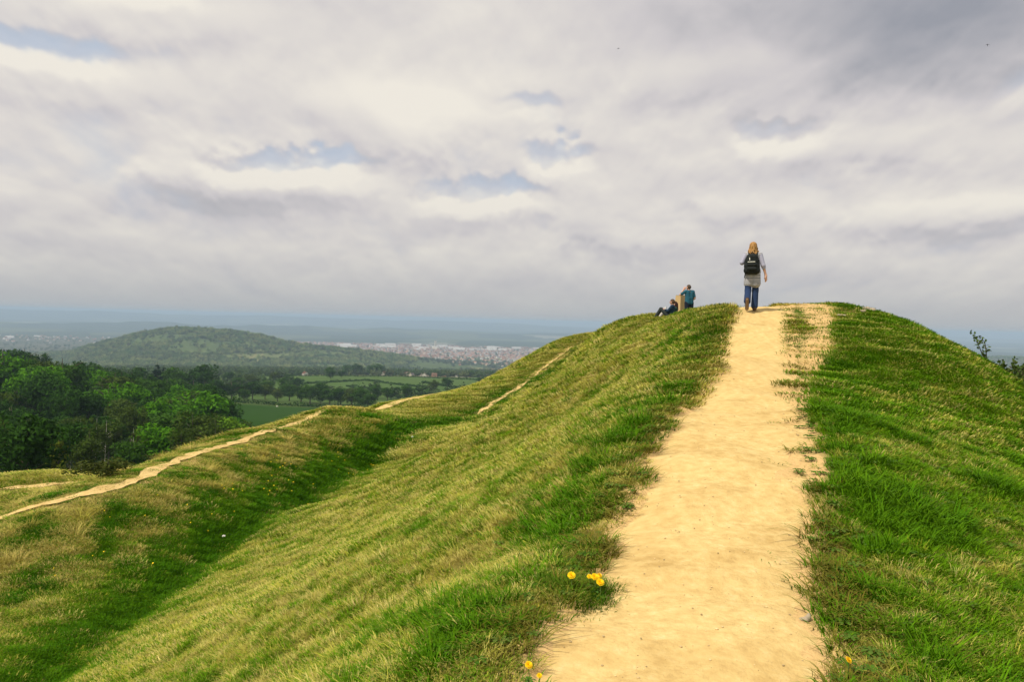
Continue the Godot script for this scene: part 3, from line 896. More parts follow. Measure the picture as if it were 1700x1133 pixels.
		plant("broadleaf_tree", "round", tone, q[0] * q[1], q[1], q[2], "%s %s field tree %s" % ["tall" if q[2] > 15.5 else ("low" if q[2] < 12.5 else "mid-sized"), TONE_SAYS[tone], where], "trees of the fields and hedges", 1.2)
	# the copse round the manor and more trees by the village
	n = 0
	while n < 46:
		var u := rng.randf_range(-0.185, 0.02)
		var d := rng.randf_range(1560.0, 1980.0)
		var copse := u < -0.13
		if not copse and rng.randf() < 0.35: continue
		n += 1
		plant("broadleaf_tree", "round" if rng.randf() < 0.8 else "conifer", "dark" if rng.randf() < 0.6 else "deep", u * d, d, rng.randf_range(19.0, 25.0) if copse else rng.randf_range(10.0, 17.0), "tall dark tree of the copse above the pale fields" if copse else "dark tree between the houses of the village", "trees of the copse" if copse else "trees of the village", 1.25)

func hedge(pts: Array, label: String) -> void:
	var k := Kit.new()
	rng.seed = int(pts[0][1])
	var at := spot(pts[0][0], pts[0][1])
	for j in pts.size() - 1:
		var a := Vector2(pts[j][0], pts[j][1]); var b := Vector2(pts[j + 1][0], pts[j + 1][1])
		var n := int(a.distance_to(b) * 9.0)
		for i in n:
			var p := a.lerp(b, rng.randf())
			var tall := 2.2 + nz2.get_noise_2d(p.x * 3.0, p.y * 3.0) * 1.8
			var c := spot(p.x + rng.randfn() * 0.7, p.y + rng.randfn() * 0.7) + Vector3(0, tall * rng.randf(), 0) - at
			var s := Vector3(rng.randfn(), rng.randfn(), rng.randfn()).normalized() * 0.65
			var t := s.cross(Vector3(rng.randfn(), rng.randfn(), rng.randfn())).normalized() * 0.5
			var tone := rng.randf_range(0.7, 1.3)
			k.quad(c - s, c - t, c + s, c + t, Color(tone, tone, tone))
	var o := obj("hedge", k.done(), M["dark"])
	o.position = at
	tag(o, label, "hedge", "field hedges")

func hedges() -> void:
	hedge([[-232.0, 622.0], [-160.0, 618.0], [-85.0, 612.0]], "long dark hedge along the far side of the deep green field")
	hedge([[-240.0, 1000.0], [-186.0, 1150.0], [-82.0, 985.0]], "thin dark hedge running down between pale green fields")
	hedge([[-113.0, 1150.0], [-60.0, 1000.0]], "short hedge beside the lone round field tree")
	hedge([[-280.0, 1330.0], [-150.0, 1345.0], [20.0, 1330.0]], "far hedge along the upper edge of the pale fields")
	hedge([[-180.0, 990.0], [-112.0, 905.0]], "thick hedge below the pale green fields")
	hedge([[-330.0, 1120.0], [-250.0, 1090.0], [-230.0, 900.0]], "crooked hedge between the copse and the pale fields")
	hedge([[-420.0, 1340.0], [-280.0, 1320.0]], "dark hedge under the foot of the long hill")

# ------------------------------------------------------------------ houses and town
func house_parts(w: float, l: float, h: float) -> Array:   # walls, roof, chimney
	var a := Kit.new()
	a.box(Vector3(0, -1.5, 0), Vector3(w, h + 1.5, l))
	var rise := w * 0.42
	for s in [-1.0, 1.0]:
		a.tri(Vector3(-s * w * 0.5, h, s * l * 0.5), Vector3(s * w * 0.5, h, s * l * 0.5), Vector3(0, h + rise, s * l * 0.5)) if s > 0.0 else a.tri(Vector3(w * 0.5, h, -l * 0.5), Vector3(-w * 0.5, h, -l * 0.5), Vector3(0, h + rise, -l * 0.5))
	var r := Kit.new()
	var o := 0.35
	for s in [-1.0, 1.0]:
		var e := Vector3(s * (w * 0.5 + o), h - o * 0.84 + 0.06, 0)
		var t := Vector3(0, h + rise + 0.06, 0)
		var z := Vector3(0, 0, l * 0.5 + o)
		if s > 0.0: r.quad(e + z, e - z, t - z, t + z)
		else: r.quad(e - z, e + z, t + z, t - z)
		var th := Vector3(0, -0.18, 0)
		r.quad(e + th - z, e + th + z, e + z, e - z) if s < 0.0 else r.quad(e + th + z, e + th - z, e - z, e + z)
	var c := Kit.new()
	c.box(Vector3(0, h + rise - 0.6, l * 0.36), Vector3(0.9, 1.9, 0.7))
	return [a.done(), r.done(), c.done()]

func house_one(w: float, l: float, h: float, wall: Color, roof: Color) -> ArrayMesh:
	var q := house_parts(w, l, h)
	var m := ArrayMesh.new()
	for k in 2:
		var ar: Array = q[k].surface_get_arrays(0)
		m.add_surface_from_arrays(Mesh.PRIMITIVE_TRIANGLES, ar)
		m.surface_set_material(k, mat(wall if k == 0 else roof, 0.85))
	return m

func village() -> void:
	rng.seed = 300
	var walls := [mat(Color(0.42, 0.38, 0.30)), mat(Color(0.30, 0.22, 0.16)), mat(Color(0.56, 0.53, 0.47)), mat(Color(0.36, 0.22, 0.15))]
	var roofs := [mat(Color(0.13, 0.065, 0.045)), mat(Color(0.10, 0.09, 0.085)), mat(Color(0.16, 0.10, 0.07))]
	var wall_says := ["cream walled", "brown walled", "white walled", "brick walled"]
	var roof_says := ["dark red", "slate grey", "brown tiled"]
	var glass := mat(Color(0.04, 0.05, 0.06), 0.2)
	var shapes := [house_parts(7.5, 11.0, 5.2), house_parts(8.5, 16.0, 5.5), house_parts(7.0, 9.0, 4.6)]
	var spots := [[-0.142, 1640.0, 0, 2, 1], [-0.138, 1655.0, 1, 0, 0], [-0.117, 1690.0, 0, 2, 0], [-0.112, 1700.0, 1, 2, 2], [-0.106, 1690.0, 0, 1, 0], [-0.100, 1710.0, 2, 2, 1], [-0.092, 1740.0, 1, 0, 0], [-0.083, 1760.0, 0, 1, 2], [-0.074, 1745.0, 0, 3, 0], [-0.065, 1760.0, 1, 0, 2], [-0.060, 1690.0, 2, 2, 0], [-0.052, 1680.0, 1, 2, 1],
		[-0.110, 1560.0, 2, 0, 1], [-0.096, 1550.0, 0, 2, 1], [-0.044, 1730.0, 0, 3, 0], [-0.030, 1750.0, 1, 2, 0], [-0.255, 1330.0, 1, 2, 1], [-0.262, 1315.0, 0, 0, 1], [-0.228, 1400.0, 0, 2, 0], [-0.150, 1900.0, 0, 2, 2], [-0.016, 1800.0, 2, 0, 0], [-0.085, 1600.0, 0, 3, 2]]
	for q in spots:
		var t := thing("village_house", "%s gabled house with a %s roof between the village trees" % [wall_says[q[3]], roof_says[q[4]]], "house", spot(q[0] * q[1], q[1]), rng.randf() * TAU, "houses of the village")
		t.scale = Vector3.ONE * 0.82
		obj("wall", shapes[q[2]][0], walls[q[3]], t)
		var r := obj("roof", shapes[q[2]][1], roofs[q[4]], t)
		obj("chimney", shapes[q[2]][2], walls[1], r)
		var w := Kit.new()
		var half: float = [3.75, 4.25, 3.5][q[2]] + 0.03
		for side in [-1.0, 1.0]:
			for z in [-3.0, 0.0, 3.0]:
				for y in [1.2, 3.6]:
					w.box(Vector3(side * half, y, z), Vector3(0.06, 1.2, 1.1))
		obj("windows", w.done(), glass, t).set_meta("kind", "stuff")

func town() -> void:
	rng.seed = 400
	var shapes := []
	var says := []
	for q in [["red brick", Color(0.34, 0.18, 0.12), "brown", Color(0.22, 0.13, 0.10)], ["pale rendered", Color(0.70, 0.66, 0.58), "reddish", Color(0.32, 0.17, 0.12)], ["white", Color(0.66, 0.64, 0.60), "grey", Color(0.24, 0.22, 0.22)], ["buff", Color(0.55, 0.44, 0.32), "brown", Color(0.26, 0.16, 0.12)]]:
		shapes.append(house_one(9.0, 14.0, 5.6, q[1], q[3]))
		says.append("%s suburban house with a %s roof at the near edge of the town" % [q[0], q[2]])
	var white_shed := house_one(34.0, 85.0, 8.0, Color(0.50, 0.49, 0.47), Color(0.46, 0.46, 0.45))
	var lots := [[], [], [], []]
	var nearest := []
	for i in 11000:
		var d := 2500.0 + 6300.0 * pow(rng.randf(), 0.75)
		var u := rng.randf_range(-0.62, 0.16)
		var left := u < -0.36
		if left and rng.randf() < 0.9: continue
		if left and (d < 6900.0 or u > -0.44): continue
		if not left:
			if u < -0.16 - (d - 5200.0) * 0.00003: continue
			if d < 3600.0 and u < -0.02 + (3600.0 - d) * 0.00004: continue
			if d < 5200.0 and d >= 3600.0 and u < -0.075: continue
		var x := u * d
		var lump := nz.get_noise_2d(x * 0.06 + 500.0, d * 0.06)
		if lump < (-0.02 if d < 5200.0 else -0.30) + rng.randf_range(-0.12, 0.12): continue
		var k := rng.randi() % 4
		var s := rng.randf_range(0.8, 1.25) * (1.0 if d < 5200.0 else 1.25)
		var e := [d, k, Transform3D(Basis(Vector3.UP, floorf(rng.randf() * 6.0) * 0.55 + lump).scaled(Vector3(s, s, s * rng.randf_range(0.9, 1.8))), spot(x, d))]
		if d < 4300.0: nearest.append(e)
		else: lots[k].append(e[2])
	nearest.sort_custom(func(a, b): return a[0] < b[0])
	for i in nearest.size():
		var e = nearest[i]
		if i < 210:
			var o := obj("suburban_house", shapes[e[1]], null)
			o.transform = e[2]
			tag(o, says[e[1]], "house", "houses at the near edge of the town")
		else: lots[e[1]].append(e[2])
	for k in 4:
		tag(many("town_houses", shapes[k], null, lots[k], PackedColorArray()), "distant houses of the town spread across the plain", "houses", "", "stuff")
	# pale works and warehouses on the far side of the town
	var sheds := []
	for i in 55:
		var u := rng.randf_range(-0.20, 0.10)
		if i % 14 == 0: u = rng.randf_range(-0.58, -0.50)
		var d := rng.randf_range(7300.0, 8700.0)
		sheds.append(Transform3D(Basis(Vector3.UP, 1.57 + rng.randf_range(-0.3, 0.3)).scaled(Vector3(rng.randf_range(0.5, 1.2), rng.randf_range(0.5, 1.1), rng.randf_range(0.25, 0.9))), spot(u * d, d)))
	tag(many("warehouses", white_shed, null, sheds, PackedColorArray()), "row of pale warehouses on the far side of the town", "warehouses", "", "stuff")
	# cathedral with its tower
	var stone := mat(Color(0.66, 0.61, 0.50), 0.85)
	var c := thing("cathedral", "pale stone cathedral with one tall pinnacled tower rising over the town", "cathedral", spot(-0.0845 * 7700.0, 7700.0), 0.5)
	var k := Kit.new(); k.box(Vector3(0, -4, 0), Vector3(14, 72, 14), Color.WHITE, 0.0, 0.94)
	for y in [24.0, 44.0]: k.box(Vector3(0, y, 0), Vector3(15, 1.4, 15))
	var tower := obj("tower", k.done(), stone, c)
	for p in [[-6, -6], [6, -6], [6, 6], [-6, 6]]:
		var s := Kit.new(); s.box(Vector3(p[0], 66, p[1]), Vector3(2.4, 12, 2.4), Color.WHITE, 0.0, 0.15)
		obj("pinnacle", s.done(), stone, tower)
	for side in [-1.0, 1.0]:
		for y in [30.0, 49.0]:
			var s := Kit.new(); s.box(Vector3(side * 7.15, y, 0), Vector3(0.3, 11, 4)); s.box(Vector3(0, y, side * 7.15), Vector3(4, 11, 0.3))
			obj("belfry_window", s.done(), mat(Color(0.12, 0.11, 0.10)), tower)
	var nave := house_parts(26.0, 62.0, 20.0)
	obj("nave", nave[0], stone, c).position = Vector3(0, 0, 38)
	obj("nave_roof", nave[1], mat(Color(0.36, 0.36, 0.35)), c).position = Vector3(0, 0, 38)
	var choir := house_parts(22.0, 48.0, 22.0)
	obj("choir", choir[0], stone, c).position = Vector3(0, 0, -31)
	obj("choir_roof", choir[1], mat(Color(0.36, 0.36, 0.35)), c).position = Vector3(0, 0, -31)
	# works with white roofs in the fields beyond
	# far trees, hedgerow clumps and woods that read as a mass
	var puff := crown(91, 5.0, 0.3, 9.5, 12, 170, 1.25, 0.8, 0.7)
	var far_leaf := mat(Color.WHITE, 0.7, true)
	var at := []
	var tints := PackedColorArray()
	rng.seed = 500
	for i in 60000:
		var d := 700.0 * pow(12.0, rng.randf())
		var u := rng.randf_range(-0.64, 0.12)
		var x := u * d
		var p := 0.0
		var dry := 0.0
		if d < 1600.0:
			if u > -0.235 and d > 880.0: continue
			p = 0.04 if u > -0.33 else 0.3
			if d < 760.0 and u > -0.33: continue
		else:
			var cell := cells.get_noise_2d(x * 0.0042, d * 0.0042)
			var hill := exp(-pow((d - 4000.0) / 800.0, 2)) * smoothstep(-2150.0, -1800.0, x) * smoothstep(-500.0, -800.0, x)
			var v := cell - hill * (0.90 if x < -1080.0 else 0.42) + nz2.get_noise_2d(x * 0.5, d * 0.5) * 0.2
			p = 0.55 if v < 0.05 else 0.05
			if d < 2400.0 and u > -0.25: p = maxf(p, 0.30)
			if d > 5000.0: p *= 0.35
			dry = clampf(nz.get_noise_2d(x * 0.2, d * 0.2) * 1.5, 0.0, 1.0)
		if rng.randf() > p: continue
		var s := rng.randf_range(0.7, 1.5) * (1.0 if d < 3000.0 else 1.25)
		at.append(Transform3D(Basis(Vector3.UP, rng.randf() * TAU).scaled(Vector3(s * 1.15, s, s * 1.15)), spot(x, d, -0.3)))
		var tone := rng.randf_range(0.7, 1.35)
		tints.append(Color(0.036, 0.082, 0.018).lerp(Color(0.105, 0.125, 0.036), clampf(dry + 0.25, 0.0, 1.0) * rng.randf()) * tone)
	for i in 26000:   # the long hill, thickly wooded, and the hill beyond the rampart
		var x := rng.randf_range(-2250.0, -420.0)
		var f := rng.randf_range(2900.0, 4700.0)
		if i > 22500:
			x = 3330.0 + rng.randfn() * 380.0
			f = 5900.0 + rng.randfn() * 520.0
		elif cells.get_noise_2d(x * 0.0042, f * 0.0042) - (0.90 if x < -1080.0 else 0.42) * exp(-pow((f - 4000.0) / 800.0, 2)) > 0.02 and rng.randf() > 0.07: continue
		var s := rng.randf_range(0.8, 1.6)
		at.append(Transform3D(Basis(Vector3.UP, rng.randf() * TAU).scaled(Vector3(s * 1.2, s, s * 1.2)), spot(x, f, -0.3)))
		tints.append(Color(0.060, 0.150, 0.034).lerp(Color(0.230, 0.270, 0.080), clampf(0.50 + nz.get_noise_2d(x * 0.25, f * 0.25) + rng.randfn() * 0.2, 0.0, 1.0)) * rng.randf_range(0.8, 1.2))
	tag(many("distant_trees", puff, far_leaf, at, tints), "distant woods and hedgerow trees covering the long hill and the plain", "trees", "", "stuff")

# ------------------------------------------------------------------ figures
# a continuous skin round a set of tapered bones: smooth minimum of capsule distances, meshed as surface nets
func skin(bones: Array, cell: float, blend: float, paint = null) -> ArrayMesh:
	var lo := Vector3.ONE * 1e9
	var hi := -lo
	for b in bones:
		var r: float = maxf(b[2], b[3]) + blend + cell * 2.0
		for e in 2:
			lo = lo.min(b[e] - Vector3.ONE * r)
			hi = hi.max(b[e] + Vector3.ONE * r)
	var nx := int((hi.x - lo.x) / cell) + 2
	var ny := int((hi.y - lo.y) / cell) + 2
	var nk := int((hi.z - lo.z) / cell) + 2
	var field := PackedFloat32Array()
	field.resize(nx * ny * nk)
	field.fill(10.0)
	for b in bones:
		var a: Vector3 = b[0]
		var ab: Vector3 = b[1] - a
		var ll := maxf(ab.length_squared(), 1e-8)
		var ra: float = b[2]
		var rb: float = b[3]
		var m := maxf(ra, rb) + blend + cell * 2.0
		var p0: Vector3 = (a.min(b[1]) - Vector3.ONE * m - lo) / cell
		var p1: Vector3 = (a.max(b[1]) + Vector3.ONE * m - lo) / cell
		for k in range(maxi(int(p0.z), 0), mini(int(p1.z) + 1, nk)):
			for j in range(maxi(int(p0.y), 0), mini(int(p1.y) + 1, ny)):
				var row := (k * ny + j) * nx
				for i in range(maxi(int(p0.x), 0), mini(int(p1.x) + 1, nx)):
					var p := lo + Vector3(i, j, k) * cell - a
					var t := clampf(p.dot(ab) / ll, 0.0, 1.0)
					var d := (p - ab * t).length() - lerpf(ra, rb, t)
					var o := field[row + i]
					if absf(d - o) < blend:
						var h := (blend - absf(d - o)) / blend
						d = minf(d, o) - h * h * blend * 0.25
					field[row + i] = minf(d, o)
	var v := PackedVector3Array(); var n := PackedVector3Array(); var c := PackedColorArray(); var idx := PackedInt32Array()
	var at := PackedInt32Array()
	at.resize(nx * ny * nk)
	at.fill(-1)
	var step := [1, nx, nx * ny]
	var corner := [0, 1, nx, nx + 1, nx * ny, nx * ny + 1, nx * ny + nx, nx * ny + nx + 1]
	for k in nk - 1:
		for j in ny - 1:
			for i in nx - 1:
				var g := (k * ny + j) * nx + i
				var neg := 0
				for q in 8:
					if field[g + corner[q]] < 0.0: neg += 1
				if neg == 0 or neg == 8: continue
				var sum := Vector3.ZERO
				var cnt := 0
				var grad := Vector3.ZERO
				for q in 8:
					var fq := field[g + corner[q]]
					grad += Vector3(1 if q & 1 else -1, 1 if q & 2 else -1, 1 if q & 4 else -1) * fq
					for ax in 3:
						if q & (1 << ax): continue
						var q2: int = q | (1 << ax)
						var f2 := field[g + corner[q2]]
						if (fq < 0.0) != (f2 < 0.0):
							var t := fq / (fq - f2)
							var p := Vector3(1 if q & 1 else 0, 1 if q & 2 else 0, 1 if q & 4 else 0)
							p[ax] += t
							sum += p
							cnt += 1
				at[g] = v.size()
				var w := lo + (Vector3(i, j, k) + sum / cnt) * cell
				v.append(w)
				n.append(grad.normalized())
				c.append(paint.call(w) if paint != null else Color.WHITE)
	for k in range(1, nk - 1):
		for j in range(1, ny - 1):
			for i in range(1, nx - 1):
				var g := (k * ny + j) * nx + i
				var s := field[g] < 0.0
				for ax in 3:
					if s == (field[g + step[ax]] < 0.0): continue
					var u: int = step[(ax + 1) % 3]
					var w: int = step[(ax + 2) % 3]
					var q := [at[g], at[g - u], at[g - u - w], at[g - w]]
					if q.min() < 0: continue
					if s: idx.append_array([q[0], q[2], q[1], q[0], q[3], q[2]])
					else: idx.append_array([q[0], q[1], q[2], q[0], q[2], q[3]])
	return mk(v, idx, n, c)

func hand_bones(wrist: Vector3, dir: Vector3, palm_side: Vector3, curl: float) -> Array:
	# palm, four fingers of unequal length and a thumb that leaves the side of the palm
	var across := dir.cross(palm_side).normalized()
	var b := [[wrist, wrist + dir * 0.03, 0.026, 0.024]]
	for s in [-1.0, 0.0, 1.0]: b.append([wrist + dir * 0.02 + across * s * 0.012, wrist + dir * 0.085 + across * s * 0.026, 0.016, 0.014])
	var lens := [0.062, 0.072, 0.068, 0.050]
	for k in 4:
		var root := wrist + dir * 0.088 + across * (k - 1.5) * 0.0195
		var mid: Vector3 = root + (dir + palm_side * curl * 0.4).normalized() * lens[k] * 0.5
		b.append([root, mid, 0.0092, 0.0086])
		b.append([mid, mid + (dir + palm_side * curl * 1.3).normalized() * lens[k] * 0.55, 0.0086, 0.0070])
	var th := wrist + dir * 0.035 - across * 0.026
	var tm := th + (dir * 0.7 - across * 0.7 + palm_side * 0.3).normalized() * 0.034
	b.append([th, tm, 0.0125, 0.0105])
	b.append([tm, tm + (dir + palm_side * 0.4).normalized() * 0.030, 0.0100, 0.0080])
	return b

func head_bones(c: Vector3, face: Vector3, s := 1.0) -> Array:   # skull, jaw, nose, ears
	var up := Vector3.UP
	var side := face.cross(up).normalized()
	return [[c + up * 0.03 * s - face * 0.012 * s, c + up * 0.012 * s + face * 0.012 * s, 0.088 * s, 0.084 * s], [c - up * 0.03 * s + face * 0.025 * s, c - up * 0.062 * s + face * 0.045 * s, 0.066 * s, 0.042 * s],
		[c + up * 0.005 * s + face * 0.092 * s, c - up * 0.026 * s + face * 0.108 * s, 0.010 * s, 0.015 * s], [c + side * 0.083 * s + up * 0.012 * s, c + side * 0.087 * s - up * 0.028 * s, 0.012 * s, 0.009 * s], [c - side * 0.083 * s + up * 0.012 * s, c - side * 0.087 * s - up * 0.028 * s, 0.012 * s, 0.009 * s]]

func face_on(parent: Node, c: Vector3, face: Vector3) -> void:
	var side := face.cross(Vector3.UP).normalized()
	for s in [-1.0, 1.0]:
		var p: Vector3 = c + face * 0.092 + side * s * 0.032 + Vector3(0, 0.006, 0)
		obj("eye", skin([[p, p + side * 0.004, 0.010, 0.010]], 0.004, 0.004), mat(Color(0.06, 0.05, 0.04), 0.3), parent)
		obj("eyebrow", skin([[p + Vector3(0, 0.02, 0) - side * 0.012, p + Vector3(0, 0.02, 0) + side * 0.012, 0.005, 0.005]], 0.004, 0.004), mat(Color(0.07, 0.05, 0.03), 0.8), parent)
	var q := c + face * 0.093 - Vector3(0, 0.05, 0)
	obj("mouth", skin([[q - side * 0.018, q + side * 0.018, 0.006, 0.006]], 0.004, 0.004), mat(Color(0.36, 0.13, 0.10), 0.5), parent)

func walker() -> void:
	var heading := -0.25
	var at := Vector3(0, 0, 0)
	var wx := 5.64; var wf := 21.4
	at = Vector3(wx, land(wx, wf) - 0.03 + EYE, -wf)
	var t := thing("person", "blond walker seen from behind in a striped tunic and blue jeans on the sandy path", "person", at, heading)
	t.scale = Vector3.ONE * 0.965
	var V := func(x: float, y: float, z: float) -> Vector3: return Vector3(x, y, z)
	var hip_l: Vector3 = V.call(-0.085, 0.90, 0.0); var hip_r: Vector3 = V.call(0.085, 0.90, 0.0)
	var knee_l: Vector3 = V.call(-0.095, 0.48, 0.03); var ank_l: Vector3 = V.call(-0.105, 0.20, 0.30); var toe_l: Vector3 = V.call(-0.108, 0.035, 0.235)
	var knee_r: Vector3 = V.call(0.080, 0.49, -0.05); var ank_r: Vector3 = V.call(0.070, 0.085, -0.02); var toe_r: Vector3 = V.call(0.080, 0.035, -0.16)
	var sh_l: Vector3 = V.call(-0.165, 1.365, 0.0); var el_l: Vector3 = V.call(-0.255, 1.16, 0.06); var wr_l: Vector3 = V.call(-0.13, 1.22, -0.15)
	var sh_r: Vector3 = V.call(0.165, 1.365, 0.0); var el_r: Vector3 = V.call(0.245, 1.10, 0.05); var wr_r: Vector3 = V.call(0.315, 0.865, 0.0)
	var head: Vector3 = V.call(0.0, 1.555, -0.02)
	var body := [[hip_l, knee_l, 0.085, 0.055], [knee_l, ank_l, 0.055, 0.038], [hip_r, knee_r, 0.085, 0.055], [knee_r, ank_r, 0.055, 0.038], [ank_l, toe_l, 0.040, 0.034], [ank_r, toe_r, 0.040, 0.032],
		[V.call(-0.06, 0.92, 0.01), V.call(-0.055, 1.10, 0), 0.115, 0.10], [V.call(0.06, 0.92, 0.01), V.call(0.055, 1.10, 0), 0.115, 0.10], [V.call(-0.055, 1.10, 0), V.call(-0.085, 1.32, 0), 0.10, 0.088], [V.call(0.055, 1.10, 0), V.call(0.085, 1.32, 0), 0.10, 0.088],
		[V.call(0, 1.36, 0), V.call(0, 1.50, -0.01), 0.062, 0.050], [sh_l, V.call(0.0, 1.38, 0), 0.055, 0.05], [sh_r, V.call(0, 1.38, 0), 0.055, 0.05], [sh_l, el_l, 0.050, 0.040], [el_l, wr_l, 0.040, 0.026], [sh_r, el_r, 0.050, 0.040], [el_r, wr_r, 0.040, 0.026]]
	body += head_bones(head, Vector3(0, 0, -1))
	body += hand_bones(wr_r, Vector3(0.10, -0.98, -0.05).normalized(), Vector3(-0.9, 0, -0.3).normalized(), 0.35)
	body += hand_bones(wr_l, Vector3(0.35, 0.75, -0.4).normalized(), Vector3(0.3, 0.3, 0.9).normalized(), 1.0)
	obj("body", skin(body, 0.012, 0.03), mat(Color(0.60, 0.36, 0.26), 0.6), t)
	face_on(t, head, Vector3(0, 0, -1))
	var stripes := func(p: Vector3) -> Color:
		var s := fposmod(p.y, 0.038) / 0.038
		return Color(0.46, 0.47, 0.50) if s < 0.58 else Color(0.17, 0.18, 0.20)
	var tunic := []
	for s in [-1.0, 1.0]:
		tunic.append([V.call(s * 0.085, 0.665, 0.01), V.call(s * 0.065, 0.96, 0.01), 0.118, 0.122])
		tunic.append([V.call(s * 0.065, 0.96, 0.01), V.call(s * 0.055, 1.12, 0), 0.122, 0.108])
		tunic.append([V.call(s * 0.055, 1.12, 0), V.call(s * 0.085, 1.32, 0), 0.108, 0.098])
		tunic.append([V.call(s * 0.165, 1.365, 0), V.call(0, 1.39, 0), 0.064, 0.062])
	obj("tunic", skin(tunic, 0.011, 0.03, stripes), mat(Color.WHITE, 0.9, true), t)
	var fore_l := el_l.lerp(wr_l, 0.35); var fore_r := el_r.lerp(wr_r, 0.22)
	for q in [[sh_l, el_l, fore_l], [sh_r, el_r, fore_r]]:
		obj("sleeve", skin([[q[0], q[1], 0.064, 0.054], [q[1], q[2], 0.054, 0.050]], 0.012, 0.02), mat(Color(0.36, 0.37, 0.48), 0.9), t)
	var jeans := mat(Color(0.020, 0.042, 0.110), 0.85)
	for q in [[hip_l, knee_l, ank_l], [hip_r, knee_r, ank_r]]:
		var low: Vector3 = q[1].lerp(q[2], 0.95)
		obj("trouser_leg", skin([[q[0], q[1], 0.100, 0.076], [q[1], low, 0.076, 0.082]], 0.012, 0.03), jeans, t)
	var boot := mat(Color(0.075, 0.045, 0.028), 0.8)
	var sole := mat(Color(0.22, 0.15, 0.09), 0.9)
	for q in [[ank_l, toe_l, Vector3(0, 0.06, 0.085)], [ank_r, toe_r, Vector3(0, -0.05, 0.055)]]:
		var heel: Vector3 = q[0] + q[2]
		var b := obj("boot", skin([[q[0], heel, 0.046, 0.040], [q[0], q[1], 0.048, 0.040], [heel, q[1], 0.038, 0.036]], 0.010, 0.03), boot, t)
		var dn: Vector3 = Vector3(0, -0.022, 0) if q[2].y < 0.0 else Vector3(0, -0.012, 0.026)
		obj("sole", skin([[heel + dn, q[1] + dn, 0.032, 0.034]], 0.009, 0.01), sole, b)
	# wavy shoulder-length hair
	rng.seed = 900
	var hair := [[head + V.call(0, 0.035, 0.012), head + V.call(0, 0.0, 0.022), 0.092, 0.094]]
	for k in 24:
		var an := lerpf(-2.0, 2.0, k / 23.0)
		var r := Vector3(sin(an), 0, cos(an))
		var p: Vector3 = head + r * 0.062 + V.call(0, 0.03, 0.01)
		for j in 4:
			var q2: Vector3 = head + r * (0.070 + 0.015 * j + rng.randf_range(-0.016, 0.020)) + V.call(rng.randf_range(-0.022, 0.022), 0.03 - (0.063 + 0.008 * sin(k * 2.3)) * (j + 1), 0.012 + rng.randf_range(-0.014, 0.016))
			hair.append([p, q2, 0.020, 0.018 if j < 3 else 0.007])
			p = q2
	var gold := func(p: Vector3) -> Color:
		var s := 0.5 + 0.5 * nz2.get_noise_3d(p.x * 900.0, p.y * 240.0, p.z * 900.0)
		return Color(0.20, 0.095, 0.030).lerp(Color(0.50, 0.29, 0.095), clampf(s * 1.5 - 0.3, 0.0, 1.0))
	obj("hair", skin(hair, 0.008, 0.010, gold), mat(Color.WHITE, 0.55, true), t)
	# her backpack
	var bp := thing("backpack", "small black backpack with a pale strip worn by the blond walker", "backpack", at, heading)
	bp.scale = Vector3.ONE * 0.965
	var black := mat(Color(0.012, 0.016, 0.016), 0.75)
	var bag := []
	for s in [-1.0, 1.0]:
		for z in [0.16, 0.21]:
			bag.append([V.call(s * 0.105 - 0.02, 0.97, z), V.call(s * 0.07 - 0.02, 1.27, z - 0.01), 0.075, 0.065])
	for q in [[0.96, 0.105], [1.08, 0.105], [1.20, 0.085], [1.29, 0.045]]: bag.append([V.call(-0.02 - q[1], q[0], 0.19), V.call(-0.02 + q[1], q[0], 0.19), 0.085, 0.085])
	obj("bag", skin(bag, 0.011, 0.03), black, bp)
	obj("front_pocket", skin([[V.call(-0.095, 1.00, 0.265), V.call(0.055, 1.00, 0.265), 0.05, 0.05], [V.call(-0.095, 1.10, 0.262), V.call(0.055, 1.10, 0.262), 0.05, 0.05]], 0.010, 0.03), black, bp)
	obj("pale_strip", skin([[V.call(-0.115, 1.165, 0.288), V.call(0.045, 1.172, 0.288), 0.012, 0.012]], 0.006, 0.004), mat(Color(0.60, 0.62, 0.58), 0.5), bp)
	obj("zip_tag", skin([[V.call(-0.075, 1.215, 0.282), V.call(-0.080, 1.265, 0.275), 0.011, 0.011]], 0.006, 0.004), mat(Color(0.68, 0.70, 0.64), 0.5), bp)
	obj("handle", skin([[V.call(-0.05, 1.385, 0.16), V.call(-0.02, 1.415, 0.16), 0.011, 0.011], [V.call(-0.02, 1.415, 0.16), V.call(0.02, 1.385, 0.16), 0.011, 0.011]], 0.006, 0.006), black, bp)
	for s in [-1.0, 1.0]:
		obj("shoulder_strap", skin([[V.call(s * 0.09, 1.34, 0.13), V.call(s * 0.105, 1.425, 0.02), 0.022, 0.022], [V.call(s * 0.105, 1.425, 0.02), V.call(s * 0.11, 1.32, -0.10), 0.022, 0.020], [V.call(s * 0.11, 1.32, -0.10), V.call(s * 0.125, 1.10, -0.09), 0.020, 0.018], [V.call(s * 0.125, 1.10, -0.09), V.call(s * 0.15, 0.98, 0.10), 0.018, 0.015]], 0.010, 0.012), black, bp)
	obj("loose_strap", skin([[V.call(-0.155, 0.96, 0.12), V.call(-0.185, 0.80, 0.13), 0.013, 0.013]], 0.007, 0.004), black, bp)

